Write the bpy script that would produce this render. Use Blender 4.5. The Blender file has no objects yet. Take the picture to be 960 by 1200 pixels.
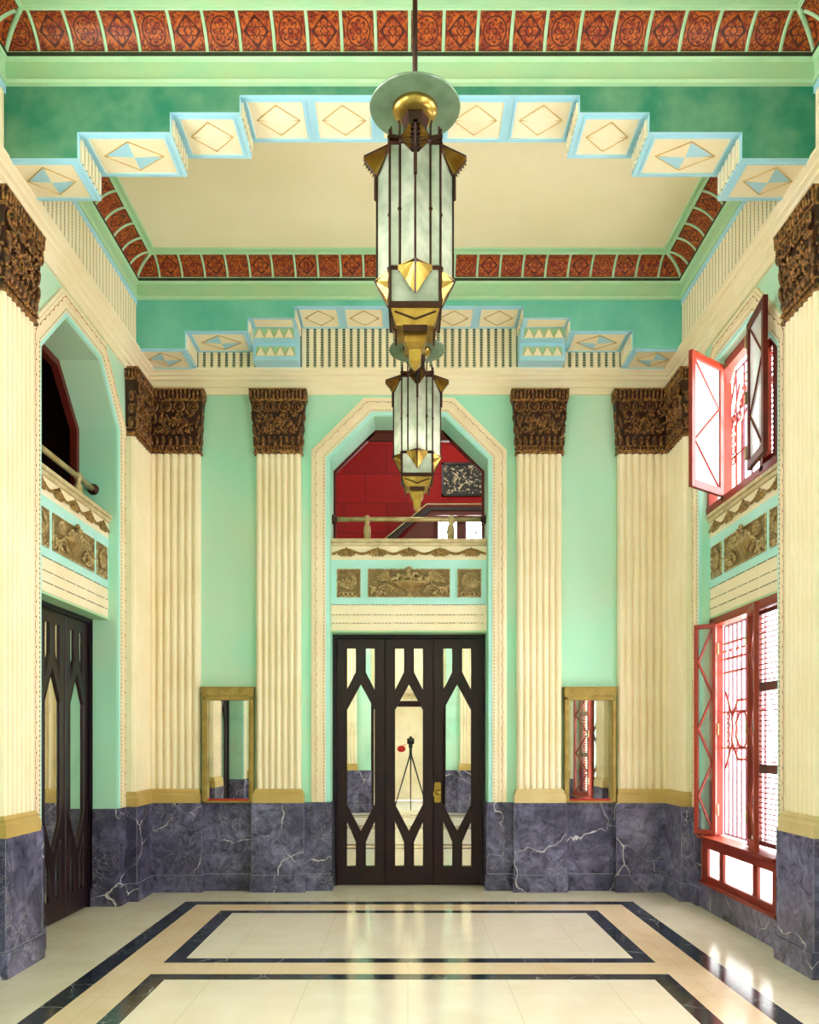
import bpy, bmesh, math, random
from mathutils import Matrix, Vector
random.seed(7)
PI = math.pi
C = bpy.context.scene.collection
X0 = 0.012            # room centre line
# ------------------------------------------------------------------ colours / nodes
def lin(c):
    out = []
    for k in c[:3]:
        k = k/255.0
        out.append(k/12.92 if k <= 0.04045 else ((k+0.055)/1.055)**2.4)
    return (out[0], out[1], out[2], 1.0)

class NT:
    def __init__(s, name):
        s.m = bpy.data.materials.new(name); s.m.use_nodes = True
        s.t = s.m.node_tree; s.b = s.t.nodes['Principled BSDF']; s.out = s.t.nodes['Material Output']
    def n(s, typ, **kw):
        x = s.t.nodes.new(typ)
        for k, v in kw.items(): setattr(x, k, v)
        return x
    def l(s, a, b): s.t.links.new(a, b)
    def put(s, sock, v):
        if hasattr(v, 'is_output') or isinstance(v, bpy.types.NodeSocket): s.l(v, sock)
        else: sock.default_value = v
    def M(s, op, a, b=None, c=None):
        x = s.n('ShaderNodeMath', operation=op)
        s.put(x.inputs[0], a)
        if b is not None: s.put(x.inputs[1], b)
        if c is not None: s.put(x.inputs[2], c)
        return x.outputs[0]
    def mix(s, f, a, b, mode='MIX'):
        x = s.n('ShaderNodeMix', data_type='RGBA', blend_type=mode)
        s.put(x.inputs[0], f); s.put(x.inputs[6], a); s.put(x.inputs[7], b)
        return x.outputs[2]
    def ramp(s, f, p0, p1):
        x = s.n('ShaderNodeMapRange'); s.put(x.inputs[0], f)
        x.inputs[1].default_value = p0; x.inputs[2].default_value = p1
        return x.outputs[0]
    def noise(s, vec, scale, detail=4, rough=0.55, dist=0):
        x = s.n('ShaderNodeTexNoise'); s.l(vec, x.inputs['Vector'])
        x.inputs['Scale'].default_value = scale; x.inputs['Detail'].default_value = detail
        x.inputs['Roughness'].default_value = rough; x.inputs['Distortion'].default_value = dist
        return x.outputs['Fac']
    def coord(s, kind='Object'):
        x = s.n('ShaderNodeTexCoord'); return x.outputs[kind]
    def wpos(s):
        return s.n('ShaderNodeNewGeometry').outputs['Position']
    def bump(s, h, strength=0.3, dist=0.01):
        x = s.n('ShaderNodeBump'); s.put(x.inputs['Height'], h)
        x.inputs['Strength'].default_value = strength; x.inputs['Distance'].default_value = dist
        s.l(x.outputs['Normal'], s.b.inputs['Normal'])

def plain(name, c1, c2=None, rough=0.6, scale=3.0, metal=0.0, bump=0.15, spec=0.4, detail=5, lo=.35, hi=.68, fine=60):
    t = NT(name); p = t.wpos()
    c2 = c2 or tuple(int(k*0.9) for k in c1)
    f = t.ramp(t.noise(p, scale, detail), lo, hi)
    col = t.mix(f, lin(c1), lin(c2))
    t.l(col, t.b.inputs['Base Color'])
    t.b.inputs['Roughness'].default_value = rough; t.b.inputs['Metallic'].default_value = metal
    t.b.inputs['Specular IOR Level'].default_value = spec
    if bump: t.bump(t.noise(p, fine, 3), bump, 0.004)
    return t.m

m_mint   = plain('mint_plaster', (164,232,206), (194,226,202), .55, .9, bump=.25, fine=18)
m_cream  = plain('cream_plaster', (249,236,208), (241,226,190), .55, 2.2, bump=.12)
m_creamw = plain('warm_cream_band', (248,232,202), (240,220,186), .55, 3, bump=.2)
m_ceil   = plain('ceiling_paint', (248,237,206), (242,229,194), .7, 1.2, bump=.05)
m_lblue  = plain('light_blue_paint', (176,222,242), (164,216,234), .5, 4, bump=.12)
m_mintb  = plain('pale_aqua_paint', (188,238,238), (176,232,222), .5, 3, bump=.12)
m_teal   = plain('teal_plaster', (92,184,166), (124,204,186), .6, 2.4, bump=.3, fine=12, detail=7)
m_teal2  = plain('shaded_teal_plaster', (34,128,104), (108,160,130), .6, 3.4, bump=.4, fine=10, detail=8)  # same patchy teal, the front beam's shade put into a darker colour
m_moul   = plain('green_moulding_paint', (164,212,172), (180,212,168), .5, 4, bump=.1)
m_rib    = plain('pale_green_rib', (190,224,190), (170,214,170), .5, 5)
m_joint = plain('pale_marble_joint',(150,150,170),(110,108,130),.4,30)
m_groove = None
m_gold   = plain('gilt_edge_paint', (206,176,112), (184,150,84), .45, 8)
m_tan    = plain('tan_plinth_paint', (206,176,108), (190,158,88), .45, 3, bump=.12)
m_tanr   = plain('pale_plinth_paint', (222,200,150), (206,180,126), .45, 3, bump=.12)
m_wood   = plain('dark_brown_wood', (30,13,20), (42,15,18), .35, 6, spec=.35, bump=.1)
m_wood2  = plain('brown_frame_wood', (20,12,20), (30,16,24), .35, 6, spec=.35)
m_red    = plain('red_brown_wood', (150,50,28), (128,38,20), .4, 5, bump=.1)
m_red2   = plain('deep_red_wood', (104,28,18), (78,18,14), .45, 5)
m_black  = plain('black_plastic', (18,18,20), (24,24,26), .4, 5)
m_redcl  = plain('red_nylon', (200,24,20), (170,16,14), .6, 5)
m_brass  = plain('polished_brass', (196,166,84), (150,116,50), .28, 9, metal=.85, bump=.05, spec=.5)
m_oldbr  = plain('aged_brass', (206,188,140), (170,146,96), .35, 9, metal=.35, bump=.1)
m_bronze = plain('dark_bronze', (66,30,18), (40,20,12), .38, 14, metal=.35, bump=.1)
m_mfr    = plain('mirror_frame_gilt', (176,150,80), (150,122,58), .4, 10, metal=.25, bump=.1)
m_pvm    = plain('pavement_stone', (210,204,196), (190,186,176), .8, 2)
m_facade = plain('added_vestibule_cream', (226,214,190), (206,190,160), .8, .8)
m_iron   = plain('pink_painted_iron', (170,70,56), (140,50,44), .5, 5)
m_ironw  = plain('white_painted_iron', (150,104,124), (130,84,100), .5, 5)
m_dark   = plain('dark_brown_panelling', (62,22,16), (34,12,10), .5, 2)

def carved(name, lo, hi, hi2):
    t = NT(name); g = t.n('ShaderNodeNewGeometry'); p = g.outputs['Position']
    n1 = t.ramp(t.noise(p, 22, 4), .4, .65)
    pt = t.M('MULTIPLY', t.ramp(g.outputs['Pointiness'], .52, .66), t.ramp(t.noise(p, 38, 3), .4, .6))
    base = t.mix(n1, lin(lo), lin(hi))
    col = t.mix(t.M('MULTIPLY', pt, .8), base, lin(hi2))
    t.l(col, t.b.inputs['Base Color'])
    t.b.inputs['Roughness'].default_value = .42; t.b.inputs['Metallic'].default_value = .25
    t.bump(t.noise(p, 70, 4), .5, .006)
    return t.m
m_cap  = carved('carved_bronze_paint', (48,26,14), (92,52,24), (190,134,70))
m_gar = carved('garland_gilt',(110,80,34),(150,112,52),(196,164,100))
m_reld = plain('antique_gold_ground',(150,126,80),(112,90,52),.6,26,bump=.6,fine=90)
m_capd = plain('recess_shade_bronze_paint',(44,22,12),(70,36,18),.5,20,metal=.2)  # shade of the capital's recesses and grooves painted as darker bronze
m_rel  = carved('antique_gold_relief', (136,110,62), (176,146,92), (226,206,156))

def marble(name, base, base2, vein, vscale=1.05, rough=.22):
    t = NT(name); p = t.wpos()
    nd = t.n('ShaderNodeTexNoise'); t.l(p, nd.inputs['Vector']); nd.inputs['Scale'].default_value = 2.2; nd.inputs['Detail'].default_value = 5
    add = t.n('ShaderNodeVectorMath', operation='MULTIPLY_ADD')
    t.l(nd.outputs['Color'], add.inputs[0]); add.inputs[1].default_value = (.45,.45,.45); t.l(p, add.inputs[2])
    vo = t.n('ShaderNodeTexVoronoi', feature='DISTANCE_TO_EDGE'); t.l(add.outputs[0], vo.inputs['Vector']); vo.inputs['Scale'].default_value = vscale
    thick = t.M('MULTIPLY', t.ramp(t.noise(p, 3.1, 3), .46, .72), .014)
    v1 = t.M('SUBTRACT', 1.0, t.M('DIVIDE', vo.outputs['Distance'], t.M('ADD', thick, .001)))
    v1 = t.n('ShaderNodeClamp').outputs[0] if False else t.M('MAXIMUM', v1, 0.0)
    n2 = t.noise(p, 9, 8, .7, .8); fine = t.M('SUBTRACT', 1.0, t.M('DIVIDE', t.M('ABSOLUTE', t.M('SUBTRACT', n2, .5)), .012))
    fine = t.M('MULTIPLY', t.M('MAXIMUM', fine, 0.0), t.M('MULTIPLY', t.ramp(t.noise(p, 2.6, 2), .5, .68), .55))
    cloud = t.M('MULTIPLY', t.ramp(t.noise(p, 8, 10, .78, .9), .36, .66), t.ramp(t.noise(p, 1.7, 2), .22, .62))
    col = t.mix(cloud, lin(base), lin(base2))
    col = t.mix(t.M('MINIMUM', t.M('ADD', v1, fine), .9), col, lin(vein))
    t.l(col, t.b.inputs['Base Color'])
    t.b.inputs['Roughness'].default_value = rough; t.b.inputs['Specular IOR Level'].default_value = .5
    return t.m
m_marb = marble('blue_grey_marble', (44,42,62), (148,144,186), (230,226,230))
m_band = marble('black_green_marble', (22,28,40), (46,58,72), (190,190,190), 2.6, .12)

def stone(name, c1, c2, sx=.8, sy=.8):
    t = NT(name); p = t.wpos()
    f = t.ramp(t.noise(p, 2.6, 7, .65, .5), .35, .7)
    col = t.mix(f, lin(c1), lin(c2))
    sp = t.ramp(t.noise(p, 26, 5, .7), .62, .78)
    col = t.mix(t.M('MULTIPLY', sp, .35), col, lin((176,156,120)))
    br = t.n('ShaderNodeTexBrick'); t.l(p, br.inputs['Vector']); br.offset = 0
    br.inputs['Scale'].default_value = 1; br.inputs['Brick Width'].default_value = sx; br.inputs['Row Height'].default_value = sy
    br.inputs['Mortar Size'].default_value = .0025; br.inputs['Mortar Smooth'].default_value = .3
    col = t.mix(t.M('MULTIPLY', br.outputs['Fac'], .4), col, lin((170,150,120)))
    t.l(col, t.b.inputs['Base Color'])
    rr = t.M('ADD', .10, t.M('MULTIPLY', t.noise(p, 4, 4), .10))
    t.l(rr, t.b.inputs['Roughness']); t.b.inputs['Specular IOR Level'].default_value = .5
    return t.m
m_fl1 = stone('cream_floor_marble', (238,229,212), (226,213,190))
m_fl2 = stone('peach_floor_marble', (244,218,190), (234,202,166), .9, .7)
m_fl3 = stone('ivory_floor_marble', (246,234,222), (238,222,204), .62, .62)

def groove_mat():
    t = NT('dotted_groove_paint'); p = t.wpos()
    s = t.n('ShaderNodeSeparateXYZ'); t.l(p, s.inputs[0])
    f = t.M('GREATER_THAN', t.M('FRACT', t.M('MULTIPLY', s.outputs[2], 40)), .38)
    t.l(t.mix(f, lin((190,186,150)), lin((62,92,80))), t.b.inputs['Base Color'])
    t.b.inputs['Roughness'].default_value = .6
    return t.m
m_groove = groove_mat()

def tile_mat():
    t = NT('red_gold_ornament_tile'); uv = t.coord('UV')
    s = t.n('ShaderNodeSeparateXYZ'); t.l(uv, s.inputs[0]); u, v = s.outputs[0], s.outputs[1]
    fu = t.M('FRACT', u); par = t.M('GREATER_THAN', t.M('FRACT', t.M('MULTIPLY', t.M('FLOOR', u), .5)), .25)
    px = t.M('SUBTRACT', fu, .5); py = t.M('SUBTRACT', v, .5)
    r = t.M('SQRT', t.M('ADD', t.M('MULTIPLY', px, px), t.M('MULTIPLY', py, py)))
    th = t.M('ARCTAN2', py, px)
    dm = t.M('ADD', t.M('ABSOLUTE', px), t.M('ABSOLUTE', py))
    def line(val, at, w): return t.M('LESS_THAN', t.M('ABSOLUTE', t.M('SUBTRACT', val, at)), w)
    # A : ringed medallion with 8 petals
    petA = t.M('SUBTRACT', r, t.M('MULTIPLY', t.M('ABSOLUTE', t.M('COSINE', t.M('MULTIPLY', th, 4))), .12))
    A = t.M('MAXIMUM', line(r, .33, .018), t.M('MAXIMUM', line(petA, .13, .022), line(r, .06, .016)))
    # B : lozenge with 4 leaves
    petB = t.M('SUBTRACT', r, t.M('MULTIPLY', t.M('ABSOLUTE', t.M('COSINE', t.M('MULTIPLY', th, 2))), .2))
    B = t.M('MAXIMUM', line(dm, .36, .025), t.M('MAXIMUM', line(petB, .1, .028), line(dm, .12, .02)))
    L = t.mix(par, A, B)
    # corner leaves
    ax = t.M('SUBTRACT', .5, t.M('ABSOLUTE', px)); ay = t.M('SUBTRACT', .5, t.M('ABSOLUTE', py))
    rc = t.M('SQRT', t.M('ADD', t.M('MULTIPLY', ax, ax), t.M('MULTIPLY', ay, ay)))
    tc = t.M('ARCTAN2', ay, ax)
    pc = t.M('SUBTRACT', rc, t.M('MULTIPLY', t.M('ABSOLUTE', t.M('SINE', t.M('MULTIPLY', tc, 5))), .1))
    Lc = t.M('MAXIMUM', line(pc, .14, .02), line(t.M('FRACT', t.M('MULTIPLY', tc, 3.2)), .5, .1))
    corner = t.M('GREATER_THAN', r, .37)
    ls = t.n('ShaderNodeSeparateColor'); t.l(L, ls.inputs[0])
    Lt = t.M('MAXIMUM', ls.outputs[0], t.M('MULTIPLY', Lc, corner))
    edge = t.M('GREATER_THAN', t.M('MAXIMUM', t.M('ABSOLUTE', px), t.M('ABSOLUTE', py)), .455)
    Lt = t.M('MAXIMUM', Lt, edge)
    nz = t.ramp(t.noise(t.wpos(), 30, 4), .38, .62)
    hi = t.mix(nz, lin((196,98,30)), lin((134,32,14)))
    col = t.mix(Lt, hi, lin((70,8,6)))
    t.l(col, t.b.inputs['Base Color']); t.b.inputs['Roughness'].default_value = .4
    t.bump(t.M('SUBTRACT', 1.0, Lt), .6, .006)
    return t.m
m_tile = tile_mat()

def panel_red():
    t = NT('red_wood_panelling'); p = t.wpos()
    mp = t.n('ShaderNodeMapping'); mp.inputs['Rotation'].default_value = (PI/2,0,0); t.l(p, mp.inputs['Vector'])
    br = t.n('ShaderNodeTexBrick'); t.l(mp.outputs[0], br.inputs['Vector']); br.inputs['Scale'].default_value = 1
    br.inputs['Brick Width'].default_value = .55; br.inputs['Row Height'].default_value = .38
    br.inputs['Mortar Size'].default_value = .004; br.inputs['Color1'].default_value = lin((168,10,8)); br.inputs['Color2'].default_value = lin((134,4,6))
    br.inputs['Mortar'].default_value = lin((80,6,6))
    n = t.noise(p, 7, 6, .6, 1.5)
    t.l(t.mix(t.M('MULTIPLY', n, .4), br.outputs['Color'], lin((110,6,8))), t.b.inputs['Base Color'])
    t.b.inputs['Roughness'].default_value = .6; t.b.inputs['Specular IOR Level'].default_value=.2
    return t.m
m_redp = panel_red()

def mirror_mat(name, col, rough=.0):
    t = NT(name)
    t.b.inputs['Base Color'].default_value = lin(col); t.b.inputs['Metallic'].default_value = 1
    t.b.inputs['Roughness'].default_value = rough
    t.l(t.mix(t.ramp(t.noise(t.wpos(), 5, 4), .5, .9), lin(col), lin(tuple(int(k*.86) for k in col))), t.b.inputs['Base Color'])
    return t.m
m_mirr = mirror_mat('silvered_glass', (236,236,226))

def frosted(name, col, col2, trans=.55, rough=.25, clear=0.0):
    t = NT(name); p = t.wpos()
    d = t.n('ShaderNodeBsdfDiffuse'); tr = t.n('ShaderNodeBsdfTranslucent'); g = t.n('ShaderNodeBsdfGlossy'); tp = t.n('ShaderNodeBsdfTransparent')
    c = t.mix(t.ramp(t.noise(p, 9, 5), .38, .66), lin(col), lin(col2))
    t.l(c, d.inputs[0]); t.l(c, tr.inputs[0]); g.inputs['Roughness'].default_value = rough
    m1 = t.n('ShaderNodeMixShader'); m1.inputs[0].default_value = trans; t.l(d.outputs[0], m1.inputs[1]); t.l(tr.outputs[0], m1.inputs[2])
    m2 = t.n('ShaderNodeMixShader'); m2.inputs[0].default_value = .1; t.l(m1.outputs[0], m2.inputs[1]); t.l(g.outputs[0], m2.inputs[2])
    m3 = t.n('ShaderNodeMixShader'); m3.inputs[0].default_value = clear; t.l(m2.outputs[0], m3.inputs[1]); t.l(tp.outputs[0], m3.inputs[2])
    t.l(m3.outputs[0], t.out.inputs['Surface'])
    return t.m
m_fgl  = frosted('frosted_window_glass', (250,250,250), (238,238,240), .6, .2, .25)
m_lgl  = frosted('lantern_frosted_glass', (198,204,188), (158,168,150), .42, .25, .0)
m_dgl  = frosted('disc_frosted_glass', (150,178,150), (122,150,122), .45, .3, .12)

def clear_glass():
    t = NT('clear_window_glass')
    g = t.n('ShaderNodeBsdfGlossy'); tp = t.n('ShaderNodeBsdfTransparent'); g.inputs['Roughness'].default_value = .02
    tp.inputs[0].default_value = (.95,.97,.96,1)
    m = t.n('ShaderNodeMixShader'); m.inputs[0].default_value = .1
    t.l(tp.outputs[0], m.inputs[1]); t.l(g.outputs[0], m.inputs[2]); t.l(m.outputs[0], t.out.inputs['Surface'])
    return t.m
m_cgl = clear_glass()

def photo_mat():
    t = NT('sepia_crowd_print'); uv = t.coord('Object')
    vo = t.n('ShaderNodeTexVoronoi'); t.l(uv, vo.inputs['Vector']); vo.inputs['Scale'].default_value = 34
    n = t.noise(uv, 14, 5, .7)
    f = t.M('MULTIPLY', t.M('LESS_THAN', vo.outputs['Distance'], .5), t.ramp(n, .48, .58))
    t.l(t.mix(f, lin((26,12,10)), lin((214,176,146))), t.b.inputs['Base Color']); t.b.inputs['Roughness'].default_value = .6
    return t.m
m_print = photo_mat()

# ------------------------------------------------------------------ mesh builder
class MB:
    def __init__(s):
        s.v=[]; s.f=[]; s.mi=[]; s.sm=[]; s.uv=[]; s.mats=[]; s.cur=0; s.M=None
    def mat(s, m):
        if m not in s.mats: s.mats.append(m)
        s.cur = s.mats.index(m); return s
    def add(s, vs, fs, smooth=False, uvs=None):
        b = len(s.v)
        for p in vs:
            p = Vector(p)
            if s.M is not None: p = s.M @ p
            s.v.append(p)
        for i, f in enumerate(fs):
            s.f.append([b+k for k in f]); s.mi.append(s.cur); s.sm.append(smooth); s.uv.append(uvs[i] if uvs else None)
    def quad(s, *p, uv=None): s.add(p, [list(range(len(p)))], uvs=[uv] if uv else None)
    def box(s, x0,x1,y0,y1,z0,z1):
        v=[(x,y,z) for z in (z0,z1) for y in (y0,y1) for x in (x0,x1)]
        s.add(v, [(0,2,3,1),(4,5,7,6),(0,1,5,4),(2,6,7,3),(0,4,6,2),(1,3,7,5)])
    def prism(s, pts, y0, y1):            # polygon in x,z pushed along y
        n=len(pts); v=[(p[0],y0,p[1]) for p in pts]+[(p[0],y1,p[1]) for p in pts]
        s.add(v, [list(range(n)), list(range(2*n-1,n-1,-1))]+[(i,(i+1)%n,n+(i+1)%n,n+i) for i in range(n)])
    def prismz(s, pts, z0, z1, pts1=None):
        n=len(pts); pts1=pts1 or pts
        v=[(p[0],p[1],z0) for p in pts]+[(p[0],p[1],z1) for p in pts1]
        s.add(v, [list(range(n))[::-1], list(range(n,2*n))]+[(i,(i+1)%n,n+(i+1)%n,n+i) for i in range(n)])
    def tube(s, pts, r, n=6, closed=False, flat=None):
        pts=[Vector(p) for p in pts]; m=len(pts); vs=[]; fs=[]
        up=Vector((0,0,1))
        for i,p in enumerate(pts):
            a=pts[(i-1)%m] if (closed or i>0) else p; b=pts[(i+1)%m] if (closed or i<m-1) else p
            t=(b-a)
            if t.length<1e-9: t=Vector((0,0,1))
            t.normalize()
            u=up if abs(t.dot(up))<.95 else Vector((0,1,0))
            s1=t.cross(u).normalized(); s2=s1.cross(t).normalized()
            rr=r[i] if isinstance(r,(list,tuple)) else r
            for k in range(n):
                an=2*PI*k/n; vs.append(p+s1*rr*math.cos(an)+s2*rr*math.sin(an))
        for i in range(m if closed else m-1):
            j=(i+1)%m
            for k in range(n):
                fs.append((i*n+k, i*n+(k+1)%n, j*n+(k+1)%n, j*n+k))
        if not closed: fs += [list(range(n))[::-1], [(m-1)*n+k for k in range(n)]]
        s.add(vs, fs, smooth=n>5)
    def lathe(s, prof, c=(0,0,0), n=24, M=None, smooth=True):
        vs=[]; fs=[]; c=Vector(c)
        for (r,z) in prof:
            for k in range(n):
                a=2*PI*k/n; p=Vector((r*math.cos(a), r*math.sin(a), z))
                if M is not None: p=M@p
                vs.append(p+c)
        for i in range(len(prof)-1):
            for k in range(n): fs.append((i*n+k, i*n+(k+1)%n, (i+1)*n+(k+1)%n, (i+1)*n+k))
        fs += [list(range(n))[::-1], [(len(prof)-1)*n+k for k in range(n)]]
        s.add(vs, fs, smooth=smooth)
    def ball(s, c, rx, ry=None, rz=None, n=8, m=5, rot=None):
        ry=rx if ry is None else ry; rz=rx if rz is None else rz; c=Vector(c)
        vs=[]; fs=[]
        for i in range(m+1):
            ph=-PI/2+PI*i/m
            for k in range(n):
                a=2*PI*k/n; p=Vector((rx*math.cos(ph)*math.cos(a), ry*math.cos(ph)*math.sin(a), rz*math.sin(ph)))
                if rot is not None: p=rot@p
                vs.append(c+p)
        for i in range(m):
            for k in range(n): fs.append((i*n+k, i*n+(k+1)%n, (i+1)*n+(k+1)%n, (i+1)*n+k))
        s.add(vs, fs, smooth=True)
    def ring(s, c, R, r, n=14, k=5, M=None):   # torus facing -y
        pts=[]
        for i in range(n):
            a=2*PI*i/n; pts.append(Vector(c)+Vector((R*math.cos(a),0,R*math.sin(a))))
        s.tube(pts, r, k, closed=True)
    def build(s, name, parent=None, bevel=0, recalc=True, M=None):
        me=bpy.data.meshes.new(name); me.from_pydata([tuple(p) for p in s.v], [], s.f)
        for m in s.mats: me.materials.append(m)
        me.polygons.foreach_set('material_index', s.mi); me.polygons.foreach_set('use_smooth', s.sm)
        if any(u is not None for u in s.uv):
            ul=me.uv_layers.new(name='UVMap')
            for p, u in zip(me.polygons, s.uv):
                if u is not None:
                    for li, c in zip(p.loop_indices, u): ul.data[li].uv=c
        if recalc:
            bm=bmesh.new(); bm.from_mesh(me); bmesh.ops.recalc_face_normals(bm, faces=bm.faces); bm.to_mesh(me); bm.free()
        me.update()
        o=bpy.data.objects.new(name, me); C.objects.link(o)
        if parent is not None: o.parent=parent
        if M is not None: o.matrix_local=M
        if bevel:
            b=o.modifiers.new('bevel','BEVEL'); b.width=bevel; b.segments=2; b.limit_method='ANGLE'; b.angle_limit=.7
        return o

def tag(o, label=None, cat=None, group=None, kind=None):
    if label: o['label']=label
    if cat: o['category']=cat
    if group: o['group']=group
    if kind: o['kind']=kind
    return o
def empty(name, M=Matrix(), **kw):
    o=bpy.data.objects.new(name, None); C.objects.link(o); o.matrix_world=M; o.empty_display_size=.1
    return tag(o, **kw)
def copy_tree(o, parent=None):
    c=o.copy(); C.objects.link(c)
    if parent is not None: c.parent=parent
    for ch in list(o.children): copy_tree(ch, c)
    return c
def dup(o, M, label=None, name=None):
    c=copy_tree(o); c.matrix_world=M
    if label: c['label']=label
    return c

# local wall frames: x along the wall, +y into the wall, face at y=0
WX=2.65; BY=8.39; FY=-0.11
def FR(side, c=0.0, z=0.0):
    if side=='back':  return Matrix.Translation((X0+c, BY, z))
    if side=='front': return Matrix.Translation((X0+c, FY, z)) @ Matrix.Rotation(PI,4,'Z')
    if side=='left':  return Matrix.Translation((X0-WX, c, z)) @ Matrix.Rotation(PI/2,4,'Z')
    if side=='right': return Matrix.Translation((X0+WX, c, z)) @ Matrix.Rotation(-PI/2,4,'Z')

HW=.79; FHW=.352; ZS=4.32; ZT=4.75; RV=.38; WTOP=5.98
BAYS=[6.79,4.14,1.49]

# ------------------------------------------------------------------ floor
mb=MB()
xs=[-3.4,-2.085,-1.945,-1.665,-1.54,1.54,1.665,1.945,2.085,3.4]
ys=[-.6,.45,.59,.89,1.0,2.63,2.75,3.02,3.135,5.25,5.375,5.65,5.765,7.28,7.39,7.66,7.80,9.0]
def inb(x0,x1,y0,y1,x,y): return x0<x<x1 and y0<y<y1
for i in range(len(xs)-1):
    for j in range(len(ys)-1):
        x=(xs[i]+xs[i+1])/2; y=(ys[j]+ys[j+1])/2
        if not inb(-2.085,2.085,.45,7.80,x,y): m=m_fl1
        elif not inb(-1.945,1.945,.59,7.66,x,y): m=m_band
        else:
            m=m_fl2
            for (a,b,a2,b2) in ((5.65,7.39,5.765,7.28),(3.02,5.375,3.135,5.25),(.89,2.75,1.0,2.63)):
                if inb(-1.665,1.665,a,b,x,y): m = m_fl3 if inb(-1.54,1.54,a2,b2,x,y) else m_band
        mb.mat(m).quad((xs[i]+X0,ys[j],0),(xs[i+1]+X0,ys[j],0),(xs[i+1]+X0,ys[j+1],0),(xs[i]+X0,ys[j+1],0))
tag(mb.build('floor', recalc=False), kind='structure')

# ------------------------------------------------------------------ walls
def wall_piece(mb, c, x0, x1, opening=True):
    """c = bay centre in wall coordinate; x0,x1 extents"""
    if not opening:
        mb.quad((x0,0,0),(x1,0,0),(x1,0,WTOP),(x0,0,WTOP)); return
    mb.quad((x0,0,0),(c-HW,0,0),(c-HW,0,WTOP),(x0,0,WTOP))
    mb.quad((c+HW,0,0),(x1,0,0),(x1,0,WTOP),(c+HW,0,WTOP))
    mb.quad((c-HW,0,ZS),(c-FHW,0,ZT),(c-FHW,0,WTOP),(c-HW,0,WTOP))
    mb.quad((c-FHW,0,ZT),(c+FHW,0,ZT),(c+FHW,0,WTOP),(c-FHW,0,WTOP))
    mb.quad((c+FHW,0,ZT),(c+HW,0,ZS),(c+HW,0,WTOP),(c+FHW,0,WTOP))
    P=[(c-HW,0),(c-HW,ZS),(c-FHW,ZT),(c+FHW,ZT),(c+HW,ZS),(c+HW,0)]
    for a,b in zip(P[:-1],P[1:]):
        mb.quad((a[0],0,a[1]),(b[0],0,b[1]),(b[0],RV,b[1]),(a[0],RV,a[1]))
    # back skin beyond the reveal
    e=1.35
    mb.quad((c-e,RV,0),(c-HW,RV,0),(c-HW,RV,WTOP),(c-e,RV,WTOP)); mb.quad((c+HW,RV,0),(c+e,RV,0),(c+e,RV,WTOP),(c+HW,RV,WTOP))
    mb.quad((c-HW,RV,ZS),(c-FHW,RV,ZT),(c-FHW,RV,WTOP),(c-HW,RV,WTOP)); mb.quad((c-FHW,RV,ZT),(c+FHW,RV,ZT),(c+FHW,RV,WTOP),(c-FHW,RV,WTOP))
    mb.quad((c+FHW,RV,ZT),(c+HW,RV,ZS),(c+HW,RV,WTOP),(c+FHW,RV,WTOP))
for side, sgn in (('left',1),('right',-1)):
    mb=MB().mat(m_mint); mb.M=FR(side)
    edges=[BY,5.465,2.815,FY]
    for i,b in enumerate(BAYS):
        a0,a1=sorted((sgn*edges[i],sgn*edges[i+1])); wall_piece(mb, sgn*b, a0, a1)
    tag(mb.build('wall_'+side, recalc=False), kind='structure')
for side in ('back','front'):
    mb=MB().mat(m_mint); mb.M=FR(side); wall_piece(mb, 0, -WX, WX)
    tag(mb.build('wall_'+side, recalc=False), kind='structure')

# marble dado = baseboards
def dado(mb, x0, x1, z1=.883):
    mb.box(x0,x1,-.02,0,0,z1); mb.box(x0-.0,x1+.0,-.040,-.0199,0,.165); mb.mat(m_joint).box(x0,x1,-.0215,-.0199,.165,.172); mb.mat(m_marb)
def dado_rev(mb, x, s):      # reveal of an opening at x, s=+1 when the opening lies at larger x
    a,b=sorted((x, x+s*.015)); mb.box(a,b,-.02,RV-.1,0,.883)
    a,b=sorted((x, x+s*.026)); mb.box(a,b,-.034,RV-.1,0,.17)
PILS=[8.04,5.51,2.77,.22]
for side, sgn in (('left',1),('right',-1)):
    mb=MB().mat(m_marb); mb.M=FR(side)
    for b in BAYS:
        c=sgn*b
        lo=c-1.02; hi=c+1.02
        dado(mb, lo, c-HW-.001); dado(mb, c+HW+.001, hi)
        if side=='left': dado_rev(mb, c-HW, 1); dado_rev(mb, c+HW, -1)
        else:
            mb.box(c-HW,c+HW,-.02,.1,0,.215)
    tag(mb.build('baseboard_'+side), kind='structure')
for side in ('back','front'):
    mb=MB().mat(m_marb); mb.M=FR(side)
    dado(mb,-2.1,-HW-.001); dado(mb,HW+.001,2.1); dado_rev(mb,-HW,1); dado_rev(mb,HW,-1)
    tag(mb.build('baseboard_'+side), kind='structure')

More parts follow.
